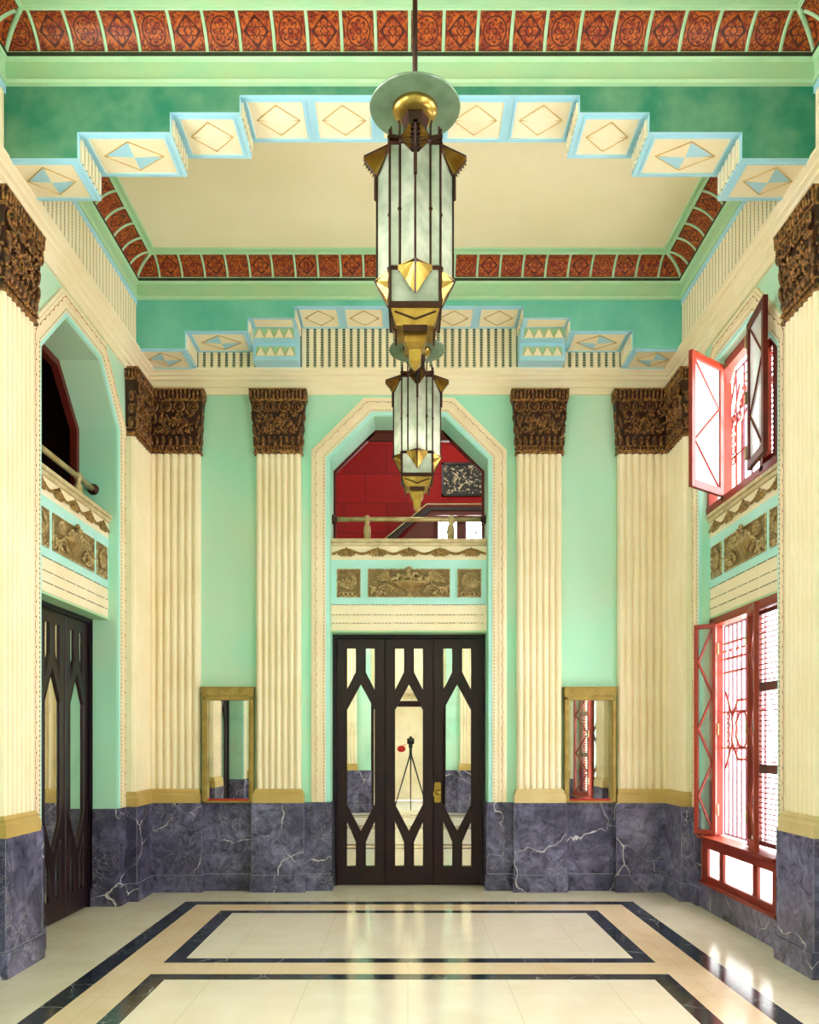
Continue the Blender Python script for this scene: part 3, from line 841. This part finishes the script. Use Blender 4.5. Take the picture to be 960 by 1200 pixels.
# ------------------------------------------------------------------ doors
def door_leaf(root, xc, handle=False):
    w=.249; d0,d1=0,.045
    b=MB().mat(m_wood); g=.148
    zt,zb=2.555,.012
    def strip(pts): b.prism([(xc+p[0],p[1]) for p in pts],d0,d1)
    b.box(xc-w,xc-g,d0,d1,zb,zt); b.box(xc+g,xc+w,d0,d1,zb,zt); b.box(xc-g,xc+g,d0,d1,2.457,zt); b.box(xc-g,xc+g,d0,d1,zb,.198)
    b.box(xc-.048,xc+.048,d0,d1,2.21,2.457); b.box(xc-.048,xc+.048,d0,d1,.198,.45)
    for s in (-1,1):
        strip([(0,2.21),(s*.048,2.21),(s*g,2.015),(s*g,1.82),(0,2.086)])
        strip([(0,.563),(s*g,.839),(s*g,.676),(s*.048,.45),(0,.45)])
    # raised bolection round every light
    def outline(P):
        b.tube([(xc+p[0],d0-.001,p[1]) for p in P],.005,4,closed=True)
    outline([(0,2.086),(g,1.82),(g,.839),(0,.563),(-g,.839),(-g,1.82)])
    for s in (-1,1):
        outline([(s*.048,2.457),(s*g,2.457),(s*g,2.015),(s*.048,2.21)]); outline([(s*.048,.198),(s*g,.198),(s*g,.676),(s*.048,.45)])
    b.tube([(xc-w+.004,d0-.002,zb),(xc-w+.004,d0-.002,zt)],.007,4)
    o=b.build('door_leaf',root)
    p=MB().mat(m_mirr); p.quad((xc-g-.001,.011,.197),(xc+g+.001,.011,.197),(xc+g+.001,.011,2.458),(xc-g-.001,.011,2.458)); p.build('mirror_pane',o,recalc=False)
    if handle:
        h=MB().mat(m_brass)
        x=xc-g-.055
        h.prism([(x-.028,.86),(x+.028,.86),(x+.034,.875),(x+.034,1.05),(x+.028,1.07),(x-.028,1.07),(x-.034,1.05),(x-.034,.875)],-.01,0)
        h.box(x-.045,x+.02,-.016,-.008,.93,.97)
        h.lathe([(.012,0),(.012,.02),(.026,.03),(.03,.045),(.02,.058)],(x+.005,-.01,.965),14,M=Matrix.Rotation(PI/2,3,'X'))
        h.ball((x,-.012,1.03),.01,n=6,m=4); h.ball((x,-.012,.89),.008,n=6,m=4)
        h.build('door_handle',o)
def door(n, M, handle):
    r=empty('door_%d'%n, M, kind='structure')
    b=MB().mat(m_wood2)
    W=HW-.001
    b.box(-W,-.75,-.02,.07,.0,2.596); b.box(.75,W,-.02,.07,0,2.596); b.box(-.75,.75,-.02,.07,2.56,2.596); b.box(-W,W,.055,.08,0,2.598)
    b.box(-W,-W+.014,-.032,0,.0,2.596); b.box(W-.014,W,-.032,0,0,2.596); b.box(-W,W,-.032,0,2.575,2.596)
    b.build('door_frame',r)
    for i,x in enumerate((-.5,0,.5)): door_leaf(r,x,handle and i==2)
    return r
d1=door(1, FR('back')@Matrix.Translation((0,.28,0)), True)
d2=door(2, FR('left',6.79)@Matrix.Translation((0,.25,0)), False)
d3=copy_tree(d2); d3.name='door_3'; d3.matrix_world=FR('left',4.14)@Matrix.Translation((0,.25,0))
d4=copy_tree(d2); d4.name='door_4'; d4.matrix_world=FR('left',1.49)@Matrix.Translation((0,.25,0))

# ------------------------------------------------------------------ rooms behind
def shell(name, x0,x1,y0,y1,z0,z1, M, mwall, mfloor, mceil, hole=None):
    b=MB(); b.M=M
    b.mat(mfloor).quad((x0,y0,z0),(x1,y0,z0),(x1,y1,z0),(x0,y1,z0))
    b.mat(mceil).quad((x0,y0,z1),(x1,y0,z1),(x1,y1,z1),(x0,y1,z1))
    b.mat(mwall).quad((x0,y0,z0),(x0,y1,z0),(x0,y1,z1),(x0,y0,z1)); b.quad((x1,y0,z0),(x1,y1,z0),(x1,y1,z1),(x1,y0,z1))
    if hole:
        hx0,hx1,hz0,hz1=hole
        b.quad((x0,y1,z0),(hx0,y1,z0),(hx0,y1,z1),(x0,y1,z1)); b.quad((hx1,y1,z0),(x1,y1,z0),(x1,y1,z1),(hx1,y1,z1))
        b.quad((hx0,y1,z0),(hx1,y1,z0),(hx1,y1,hz0),(hx0,y1,hz0)); b.quad((hx0,y1,hz1),(hx1,y1,hz1),(hx1,y1,z1),(hx0,y1,z1))
    else: b.quad((x0,y1,z0),(x1,y1,z0),(x1,y1,z1),(x0,y1,z1))
    return tag(b.build(name,recalc=False),kind='structure')
MBK=FR('back')
shell('wall_mezzanine', -2.2,2.2,RV+.001,2.4,3.45,5.75, MBK, m_redp, m_dark, m_red2, hole=(.34,1.05,3.75,4.36))
shell('wall_side_room', -1.3,1.3,RV+.001,2.0,3.45,5.6, FR('left',6.79), m_dark, m_dark, m_dark)
# octagon frames in the openings (red wood)
def oct_frame(M, y0,y1,m, w=.045, zb=3.54):
    b=MB().mat(m); b.M=M
    A=octo(HW-.001,FHW,ZS,ZT-.001,zb); B=octo(HW-w,FHW-w*.45,ZS-w*.45,ZT-w,zb)
    for i in range(5):
        a,bb,c,d=A[i],A[i+1],B[i+1],B[i]
        v=[(p[0],y,p[1]) for y in (y0,y1) for p in (a,bb,c,d)]
        b.add(v,[(0,1,2,3),(4,7,6,5),(0,4,5,1),(3,2,6,7),(0,3,7,4),(1,5,6,2)])
    return b
tag(oct_frame(FR('left',6.79),.34,.40,m_red2,.06).build('trim_%d'%k),kind='structure'); k+=1
b=oct_frame(FR('back'),.36,.41,m_red2,.025); b.mat(m_red2).box(-FHW-.1,FHW+.1,.36,.41,4.64,4.72)
tag(b.build('trim_%d'%k),kind='structure'); k+=1
# mezzanine window with bars, staircase panel, framed picture
r=empty('window_3', MBK@Matrix.Translation((.69,2.4,3.75)), kind='structure')
b=MB().mat(m_red2)
for (x0,x1,z0,z1) in ((-.36,-.31,0,.62),(.30,.36,0,.62),(-.07,.05,0,.62),(-.36,.36,.59,.64)): b.box(x0,x1,-.03,.03,z0,z1)
b.build('window_frame',r)
b=MB().mat(m_ironw)
for x in (-.19,.18):
    b.tube([(x-.13,.0,.25),(x+.11,0,.6)],.009,5); b.tube([(x+.13,0,.25),(x-.11,0,.6)],.009,5)
b.build('glazing_bars',r)
r=empty('staircase_panel', MBK@Matrix.Translation((.45,2.2,3.45)), label='dark red-brown staircase string and newel panel behind the upper opening', cat='staircase')
b=MB().mat(m_dark)
b.prism([(-1.1,.25),(-.55,.55+.25),(-.2,1.02),(1.2,1.02),(1.2,.97),(-.16,.97),(-.5,.72),(-1.0,.2)],.0,.05); b.build('stair_string',r)
b=MB().mat(m_red2); b.prism([(-1.0,0),(-.9,.26),(-.2,.95),(-.13,.95),(-.13,0)],.02,.045); b.box(-.13,1.2,.02,.045,.91,.97); b.build('stair_panel',r)
b=MB().mat(m_oldbr); b.tube([(-1.15,-.02,.27),(-.22,-.02,1.04),(1.2,-.02,1.04)],.01,6); b.build('stair_rail',r)
r=empty('framed_picture', MBK@Matrix.Translation((.715,2.398,4.65)), label='framed sepia picture of a crowd on the red panelled wall', cat='picture')
b=MB().mat(m_wood)
for a in ((-.29,.29,0,.028),(-.29,.29,.40,.428),(-.29,-.262,0,.428),(.262,.29,0,.428)): b.box(a[0],a[1],-.035,-.001,a[2],a[3])
b.build('frame',r)
b=MB().mat(m_print); b.box(-.262,.262,-.012,-.004,.028,.40); b.build('print',r)

# ------------------------------------------------------------------ wall mirrors
def wall_mirror(cx,label):
    r=empty('wall_mirror', FR('back',cx,.884), label=label, cat='mirror', group='tall gilt mirrors on the far wall')
    H=1.15; W=.252
    b=MB().mat(m_mfr)
    b.box(-W,-W+.03,-.10,-.001,0,H-.1); b.box(W-.03,W,-.10,-.001,0,H-.1); b.box(-W,W,-.10,-.001,H-.13,H-.09); b.box(-W,W,-.10,-.001,0,.02)
    b.box(-W+.03,-W+.045,-.085,-.001,.02,H-.13); b.box(W-.045,W-.03,-.085,-.001,.02,H-.13)
    b.box(-W-.004,W+.004,-.108,-.001,H-.09,H-.012); b.box(-W-.012,W+.012,-.118,-.001,H-.012,H)
    b.build('frame',r,bevel=.003)
    b=MB().mat(m_gold)
    for i in range(4):
        x=-.18+i*.12; b.tube([(x-.05,-.109,H-.08),(x,-.112,H-.03),(x+.05,-.109,H-.08)],.003,4); b.ball((x,-.11,H-.062),.011,.005,.011,n=6,m=4)
    b.build('header_ornament',r)
    b=MB().mat(m_mirr); b.quad((-W+.045,-.03,.03),(W-.045,-.03,.03),(W-.045,-.03,H-.13),(-W+.045,-.03,H-.13)); b.build('mirror_glass',r,recalc=False)
    b=MB().mat(m_redcl); b.box(-W+.045,W-.045,-.08,-.028,.02,.034); b.build('red_sill_strip',r)
wall_mirror(-1.80,'tall gilt framed mirror left of the central arch, standing on the marble dado')
wall_mirror( 1.80,'tall gilt framed mirror right of the central arch, reflecting the red shutters')

# ------------------------------------------------------------------ casements
def casement(root, hinge, end, z0, z1, nz, wood, glass, name='casement', flip=0, stile=.042, th=.035, wood_in=None):
    """leaf between two plan points (local to root)"""
    hx,hy=hinge; ex,ey=end; w=math.hypot(ex-hx,ey-hy); an=math.atan2(ey-hy,ex-hx)
    M=Matrix.Translation((hx,hy,z0))@Matrix.Rotation(an,4,'Z'); H=z1-z0
    b=MB().mat(wood)
    b.box(0,stile,-th/2,th/2,0,H); b.box(w-stile,w,-th/2,th/2,0,H); b.box(stile,w-stile,-th/2,th/2,0,stile*1.3); b.box(stile,w-stile,-th/2,th/2,H-stile*1.2,H)
    xa,xb=stile+.004,w-stile-.004; za,zb=stile*1.3,H-stile*1.2
    for i in range(nz):
        za_=za+(zb-za)*i/nz; zb_=za+(zb-za)*(i+1)/nz
        p,q=(xa,xb) if (i+flip)%2==0 else (xb,xa)
        b.tube([(p,0,za_),(q,0,zb_)],.014,4)
    o=b.build(name,root,M=M,bevel=.002)
    g=MB().mat(glass); g.box(stile-.004,w-stile+.004,-.003,.003,za-.01,zb+.01); g.build('glass_pane',o)
    h=MB().mat(m_oldbr)
    for f in (.12,.5,.88): h.tube([(-.006,-th/2-.004,H*f-.05),(-.006,-th/2-.004,H*f+.05)],.009,6)
    h.build('hinges',o)
    return o
def R2(x,y):   # world xy -> right bay local (bay centre 6.79)
    return (-(y-6.79), x-(X0+WX))
def louvre(root,x0,x1,z0,z1,y,rails):
    b=MB().mat(m_red2)
    b.box(x0,x0+.05,y-.02,y+.02,z0,z1); b.box(x1-.05,x1,y-.02,y+.02,z0,z1)
    zs=[z0]+rails+[z1]
    for z in zs: b.box(x0+.05,x1-.05,y-.02,y+.02,max(z0,z-.035),min(z1,z+.035))
    b.mat(m_red)
    z=z0+.05
    while z<z1-.05:
        if all(abs(z-q)>.05 for q in rails):
            b.box(x0+.05,x1-.05,y-.018,y+.018,z,z+.010)
        z+=.040
    b.build('louvred_shutter',root)
def grille(root,x0,x1,z0,z1,y,arch=False):
    b=MB().mat(m_ironw)
    n=9
    for i in range(n+1):
        x=x0+(x1-x0)*i/n
        b.tube([(x,y,z0),(x,y,z1)],.011,4)
    for z in (z0,z1): b.tube([(x0,y,z),(x1,y,z)],.012,4)
    b.mat(m_iron)
    cz=(z0+z1)/2; cx=(x0+x1)/2
    if not arch:
        for z in (z1-.16,z1-.3,z1-.42): b.tube([(x0,y-.01,z),(x1,y-.01,z)],.01,4)
        for i in range(12):
            x=x0+(x1-x0)*(i+.5)/12; zz=z1-.23-.07*(i%2); b.tube([(x-.03,y-.012,zz),(x+.03,y-.012,zz)],.012,4)
        # octagon ornament
        for R in (.24,.14):
            b.tube([(cx+R*math.cos(a),y-.014,cz+R*1.15*math.sin(a)) for a in [PI/8+i*PI/4 for i in range(8)]],.013,4,closed=True)
        for s in (-1,1):
            for t in (-1,1): b.tube([(cx+s*.22,y-.014,cz+t*.12),(cx+s*.37,y-.014,cz+t*.34)],.011,4)
            for z in (-.12,-.04,.04,.12): b.ring((cx+s*.31,y-.014,cz+z),.035,.007,10,4)
        for z in (cz-.16,cz+.16): b.tube([(x0,y-.012,z),(x1,y-.012,z)],.009,4)
    else:
        for s in (-1,1):
            for q,R in enumerate((.62,.5,.38,.26)):
                b.tube([(s*R,y-.012,z0),(s*R,y-.012,z0+.62-.0*q),(s*R*.62,y-.012,z1-.02-.13*q)],.011,4)
            for i in range(5): b.ring((s*.44,y-.014,z0+.35+i*.09),.035,.007,10,4)
            for i in range(4): b.ring((s*(.32-.05*i),y-.014,z1-.42+i*.09),.04,.008,10,4)
        b.tube([(x0,y-.012,z0+.38),(x1,y-.012,z0+.38)],.01,4)
    b.build('iron_grille',root)
def lower_window(n, M):
    r=empty('window_%d'%n, M, kind='structure')
    W=HW-.002
    # bottom panel with three frosted lights
    b=MB().mat(m_red); lights=[(-.64,-.36),(-.27,.33),(.42,.68)]
    b.box(-W,W,.0,.05,.218,.30); b.box(-W,W,.0,.05,.54,.625)
    xs=[-W]+[v for l in lights for v in l]+[W]
    for i in range(0,8,2): b.box(xs[i],xs[i+1],.0,.05,.30,.54)
    b.box(-W,W,-.03,.0,.218,.245); b.box(-W,W,-.045,.15,.625,.65)
    b.box(-W,-W+.075,.07,.17,.65,2.598); b.box(W-.07,W,.07,.17,.65,2.598); b.box(-W,W,.07,.17,2.53,2.598)
    b.box(.055,.115,.09,.15,.65,2.53)
    b.build('window_frame',r,bevel=.003)
    for (x0,x1) in lights:
        p=MB().mat(m_fgl); p.box(x0-.005,x1+.005,.022,.028,.295,.545); p.build('frosted_light',r)
    casement(r, (-.655,.085), (-.79,-.062), .66, 2.545, 6, m_red, m_cgl, stile=.032)
    casement(r, (.06,.085), (.53,-.05), .66, 2.545, 6, m_red, m_cgl, flip=1, stile=.045)
    louvre(r,.13,.72,.68,2.52,.12,[1.28,1.92])
    grille(r,-.755,.10,.66,2.53,.20)
    return r
lower_window(1, FR('right',6.79))
w=lower_window(4, FR('right',4.14)); lower_window(6, FR('right',1.49))
def upper_window(n, M, leaves=True):
    r=empty('window_%d'%n, M@Matrix.Translation((0,0,3.54)), kind='structure')
    T=Matrix.Translation((0,0,-3.54))
    b=oct_frame(T,.05,.13,m_red,.05,3.54)
    b.mat(m_red); b.box(-FHW-.07,-FHW-.01,.04,.11,3.56,4.56); b.box(FHW+.01,FHW+.07,.04,.11,3.56,4.56)
    b.box(-HW+.01,HW-.01,.04,.14,3.542,3.60); b.box(-FHW,FHW,.04,.11,4.66,4.72)
    b.build('window_frame',r)
    if leaves:
        a=casement(r,(-.345,.02),(-.05,-.35),3.58-3.54,4.70-3.54,3,m_red,m_fgl,flip=0,stile=.05)
        c=casement(r,(.375,-.045),(.815,-.105),3.57-3.54,4.69-3.54,3,m_red2,m_fgl,flip=1,stile=.05)
    g=MB(); 
    rr=r
    b=MB().mat(m_red2); b.prism([(.475,.03),(.775,.03),(.775,.78),(.475,1.10)],.095,.125); b.prism([(.42,.03),(.476,.03),(.476,.14),(.42,.14)],.095,.125); b.prism([(.42,.95),(.476,.95),(.476,1.10),(.42,1.14)],.095,.125)
    for q in range(20): b.box(.42,.476,.10,.12,.16+q*.04,.166+q*.04)
    b.build('side_shutter',rr)
    grille(rr,-.735,.735,.03,1.14,.17,True)
    return r
upper_window(2, FR('right',6.79)); upper_window(5, FR('right',4.14), False); upper_window(7, FR('right',1.49), False)

# ------------------------------------------------------------------ lanterns
def lantern():
    r=empty('pendant_lantern', Matrix.Translation((0,0,3.345)))
    T=Matrix.Translation((0,0,-3.345))
    def new(m): b=MB().mat(m); b.M=T; return b
    A,Bh,Sq=.188,.073,.122
    plan=[]
    for q in range(4):
        R=Matrix.Rotation(q*PI/2,2)
        for p in ((-Sq,-Sq),(-Bh,-Sq),(0,-A),(Bh,-Sq)): plan.append(tuple(R@Vector(p)))
    zt,zb=4.40,3.785
    g=new(m_lgl); n=len(plan)
    v=[(p[0],p[1],zb) for p in plan]+[(p[0],p[1],zt) for p in plan]
    g.add(v,[(i,(i+1)%n,n+(i+1)%n,n+i) for i in range(n)])
    s=Sq-.004
    g.add([(-s,-s,3.625),(s,-s,3.625),(s,s,3.625),(-s,s,3.625),(-s,-s,3.785),(s,-s,3.785),(s,s,3.785),(-s,s,3.785)],[(0,1,5,4),(1,2,6,5),(2,3,7,6),(3,0,4,7)])
    g.build('glass_panes',r)
    b=new(m_bronze)
    for i,p in enumerate(plan):
        rr=.0065 if i%4!=2 else .006
        b.tube([(p[0]*1.01,p[1]*1.01,zb-.01),(p[0]*1.01,p[1]*1.01,zt+.005)],rr,5)
        if i%4 in (1,3):
            b.ball((p[0]*1.03,p[1]*1.03,4.08),.011,n=6,m=4)
        if i%4==0:
            b.tube([(p[0]*1.02,p[1]*1.02,zt),(p[0]*1.02,p[1]*1.02,zt+.06)],.005,4); b.ball((p[0]*1.02,p[1]*1.02,zt+.06),.008,n=6,m=4)
    for q in range(4):
        R=Matrix.Rotation(q*PI/2,3,'Z')
        b.tube([R@Vector((0,-A-.008,4.44)),R@Vector((0,-A-.008,4.2))],.009,4)
        b.tube([R@Vector((-Sq,-Sq,3.62)),R@Vector((-Sq,-Sq,3.80))],.009,5)
    for z,hh in ((3.795,.012),(zt,.010)):
        for q in range(4):
            R=Matrix.Rotation(q*PI/2,3,'Z')
            for sx in (-1,1):
                b.tube([R@Vector((sx*Sq,-Sq-.003,z)),R@Vector((sx*Bh,-Sq-.003,z)),R@Vector((0,-A-.004,z))],hh,4)
    # lid
    b.prismz([(-Sq-.01,-Sq-.01),(Sq+.01,-Sq-.01),(Sq+.01,Sq+.01),(-Sq-.01,Sq+.01)],zt,zt+.03,[(-.05,-.05),(.05,-.05),(.05,.05),(-.05,.05)])
    b.box(-Sq-.008,Sq+.008,-Sq-.008,Sq+.008,3.602,3.63)
    b.build('cage',r)
    # pleated fans at top and bottom
    for q in range(4):
        R=Matrix.Rotation(q*PI/2,4,'Z')
        b=new(m_bronze); b.M=T@R
        TP=Vector((0,-.252,4.405)); LP=Vector((0,-.186,4.318)); N=6
        for sx in (-1,1):
            P=Vector((sx*.075,-.118,4.425)); Q=[]
            for i in range(2*N+1):
                t=i/(2*N); e=TP.lerp(LP,t); 
                k_=.016 if i%2 else 0
                Q.append(e+Vector((sx*(.012+k_),-k_*.9,-k_*.3)))
            for i in range(2*N):
                b.mat(m_brass); b.quad(P,Q[i],Q[i+1])
            for i in range(0,2*N+1,2): b.mat(m_bronze).tube([P,Q[i]],[.003,.0065],4)
            # dark roof over the fan
            b.mat(m_bronze); b.quad(P+Vector((0,0,.012)),Q[0]+Vector((0,-.004,.012)),Vector((0,-.256,4.418)),Vector((0,-.10,4.47)))
            b.quad(P,Q[0],Q[0]+Vector((0,-.004,.012)),P+Vector((0,0,.012)))
            b.tube([P,P+Vector((0,0,.07)),P+Vector((sx*.006,0,.085))],.006,5)
            b.tube([P,Vector((sx*.128,-.122,4.43))],.014,5)
        b.tube([TP,LP],.009,5)
        b.build('top_fan',r,recalc=False)
        b=new(m_brass); b.M=T@R
        apex=(0,-A-.014,3.80); bot=(0,-Sq-.012,3.665)
        for sx in (-1,1):
            S=(sx*.092,-Sq-.006,3.80); N=4; prev=None
            pts=[]
            for i in range(N+1):
                t=i/N; k_=.006*(i%2)
                pts.append((S[0]*(1-t)+bot[0]*t, S[1]*(1-t)+bot[1]*t-k_, S[2]*(1-t)+bot[2]*t-k_))
            for i in range(N): b.quad(apex,pts[i],pts[i+1])
            b.quad(apex,S,(0,-Sq,3.80))
        b.mat(m_bronze).tube([apex,bot],.005,4)
        b.build('bottom_fan',r,recalc=False)
    # stepped base and finial
    b=new(m_brass)
    def tier(h0,h1,z0,z1): b.prismz([(-h0,-h0),(h0,-h0),(h0,h0),(-h0,h0)],z0,z1,[(-h1,-h1),(h1,-h1),(h1,h1),(-h1,h1)])
    tier(.098,.118,3.545,3.602); tier(.092,.096,3.53,3.545); tier(.058,.062,3.50,3.53); tier(.05,.055,3.47,3.50); tier(.036,.048,3.445,3.47)
    tier(.026,.032,3.385,3.445); tier(.001,.03,3.345,3.385)
    for q in range(4):
        b.M=T@Matrix.Rotation(q*PI/2,4,'Z')
        b.mat(m_bronze).tube([(-.1,-.112,3.59),(0,-.106,3.555),(.1,-.112,3.59)],.006,4); b.box(-.06,.06,-.1,-.09,3.50,3.53)
        b.mat(m_brass)
    b.build('stepped_finial',r)
    b=new(m_bronze)
    b.lathe([(.07,4.42),(.058,4.47),(.066,4.50),(.058,4.56),(.07,4.60),(.066,4.63)],n=6,smooth=False)
    b.build('neck',r)
    b=new(m_brass); b.lathe([(.05,4.61),(.085,4.615),(.11,4.635),(.115,4.655),(.05,4.656)],n=28); b.build('brass_cup',r)
    b=new(m_dgl); b.lathe([(.03,4.656),(.224,4.656),(.227,4.661),(.224,4.667),(.03,4.667)],n=48,smooth=False); b.build('glass_disc',r)
    b=new(m_bronze); b.tube([(0,0,4.62),(0,0,5.93)],.013,10)
    b.lathe([(.015,5.90),(.05,5.93),(.06,5.979)],n=20); b.build('suspension_rod',r)
    return r
GL='brass and frosted glass pendant lanterns'
L1=lantern(); L1.matrix_world=Matrix.Translation((.036,4.18,3.345))
tag(L1,'nearer and larger brass and frosted glass pendant lantern, on a long brown rod','pendant lamp',GL)
L2=dup(L1,Matrix.Translation((.075,6.77,3.345)),'farther and smaller brass and frosted glass pendant lantern, in front of the central arch')

# ------------------------------------------------------------------ camera on tripod (reflected) + outside
r=empty('camera_tripod', Matrix.Translation((0.06,-.16,0)), label='black camera on a tripod, seen reflected in the middle door leaf', cat='camera tripod')
b=MB().mat(m_black); b.box(-.075,.075,-.045,.045,1.43,1.55); b.box(-.03,.03,-.04,.04,1.55,1.59)
b.lathe([(.035,0),(.037,.05),(.042,.08)],(0,.045,1.49),18,M=Matrix.Rotation(-PI/2,3,'X')); b.build('camera_body',r)
b=MB().mat(m_black); b.lathe([(.03,1.2),(.03,1.34),(.045,1.36),(.045,1.43)],n=14); b.build('tripod_head',r)
for q in range(3):
    a=q*2*PI/3+PI/2; b=MB().mat(m_black); b.tube([(.02*math.cos(a),.02*math.sin(a),1.3),(.42*math.cos(a+PI),.42*math.sin(a+PI),.012)],[.018,.011],8); b.build('leg',r)
o=MB().mat(m_redcl); o.ball((-.02,0,0),.09,.05,.07,n=12,m=8); o.tube([(-.06,0,.05),(.08,.02,.10),(.05,0,.05)],.006,5)
tag(o.build('camera_bag', M=Matrix.Translation((-.115,-.20,1.33))),'small red bag hanging beside the camera, seen reflected in the door glass','bag')
r2=MB().mat(m_pvm); r2.quad((-8,-12,-.02),(8,-12,-.02),(8,-.5,-.02),(-8,-.5,-.02)); tag(r2.build('ground',recalc=False),kind='structure')
vb=MB().mat(m_facade); y0,y1=FY-RV-.01,-3.8  # vestibule box added to dim the entrance mirrored in the doors
vb.box(-1.75,1.75,y1,y0,3.42,3.5)
vb.box(-1.8,-1.7,y1,y0,0,3.42); vb.box(1.7,1.8,y1,-2.6,0,3.42); vb.box(1.7,1.8,-1.3,y0,0,3.42); vb.box(1.7,1.8,-2.6,-1.3,2.6,3.42)
vb.box(-1.8,1.8,y1-.1,y1,0,3.42); vb.box(-1.8,1.8,y1,y1+.06,2.5,2.62); vb.box(-1.8,1.8,y1,y1+.05,0,.35)
for x in (-.75,.75): vb.box(x-.18,x+.18,y1,y1+.09,.35,2.5)
tag(vb.build('wall_added_vestibule'),kind='structure')
vb=MB().mat(m_wood); vb.M=FR('front'); vb.box(-HW,HW,.2,.3,2.22,2.34); vb.box(-HW,-HW+.06,.2,.3,0,2.6); vb.box(HW-.06,HW,.2,.3,0,2.6)
vb.mat(m_oldbr)
for i in range(12): vb.ring((-.70+i*.127,.24,2.45),.055,.008,12,4)
for i in range(12): vb.ring((-.70+i*.127,.24,2.45),.025,.006,8,4)
tag(vb.build('trim_%d'%k),kind='structure'); k+=1
# ------------------------------------------------------------------ light
w=bpy.data.worlds.new('sky'); bpy.context.scene.world=w; w.use_nodes=True
bg=w.node_tree.nodes['Background']; wt=w.node_tree
tc=wt.nodes.new('ShaderNodeTexCoord'); sp=wt.nodes.new('ShaderNodeSeparateXYZ'); wt.links.new(tc.outputs['Generated'],sp.inputs[0])
mr=wt.nodes.new('ShaderNodeMapRange'); wt.links.new(sp.outputs[2],mr.inputs[0]); mr.inputs[1].default_value=-.15; mr.inputs[2].default_value=.1
mx=wt.nodes.new('ShaderNodeMix'); mx.data_type='RGBA'; wt.links.new(mr.outputs[0],mx.inputs[0]); mx.inputs[6].default_value=(1.48,1.40,1.38,1); mx.inputs[7].default_value=(.96,.97,1.0,1)
wt.links.new(mx.outputs[2],bg.inputs[0]); bg.inputs[1].default_value=12.0
def portal(M,sx,sz):
    l=bpy.data.lights.new('portal','AREA'); l.shape='RECTANGLE'; l.size=sx; l.size_y=sz; l.cycles.is_portal=True
    o=bpy.data.objects.new('daylight_portal',l); C.objects.link(o); o.matrix_world=M; return o
for c in BAYS:
    portal(FR('right',c)@Matrix.Translation((0,.45,2.5))@Matrix.Rotation(-PI/2,4,'X'),1.6,4.6)
portal(FR('front')@Matrix.Translation((0,.45,2.4))@Matrix.Rotation(-PI/2,4,'X'),1.6,4.8)
def pt(x,y,z,W,col=(1,.93,.8),rad=.04):
    l=bpy.data.lights.new('bulb_or_fill','POINT'); l.energy=W; l.color=col; l.shadow_soft_size=rad
    o=bpy.data.objects.new('bulb_or_fill_light',l); C.objects.link(o); o.location=(x,y,z); return o
pt(.036,4.18,3.95,1.5); pt(.075,6.77,3.9,3.5)
pt(X0+.2,9.2,5.5,45,(1,.92,.85),.2)  # unseen fill light added above the mezzanine to brighten its red walls
# ------------------------------------------------------------------ camera
cam=bpy.data.cameras.new('camera'); co=bpy.data.objects.new('camera',cam); C.objects.link(co)
co.location=(0,0,1.5); co.rotation_euler=(PI/2,0,0)
cam.sensor_fit='VERTICAL'; cam.sensor_height=24; cam.sensor_width=24; cam.lens=24*980/1200
cam.shift_x=(480-478)/1200; cam.shift_y=(868-600)/1200; cam.clip_start=.02
sc=bpy.context.scene; sc.camera=co
sc.view_settings.view_transform='Standard'; sc.view_settings.look='None'; sc.view_settings.exposure=0.1; sc.view_settings.gamma=1
sc.view_settings.use_curve_mapping=False
sc.cycles.max_bounces=12; sc.cycles.diffuse_bounces=8; sc.cycles.transparent_max_bounces=12
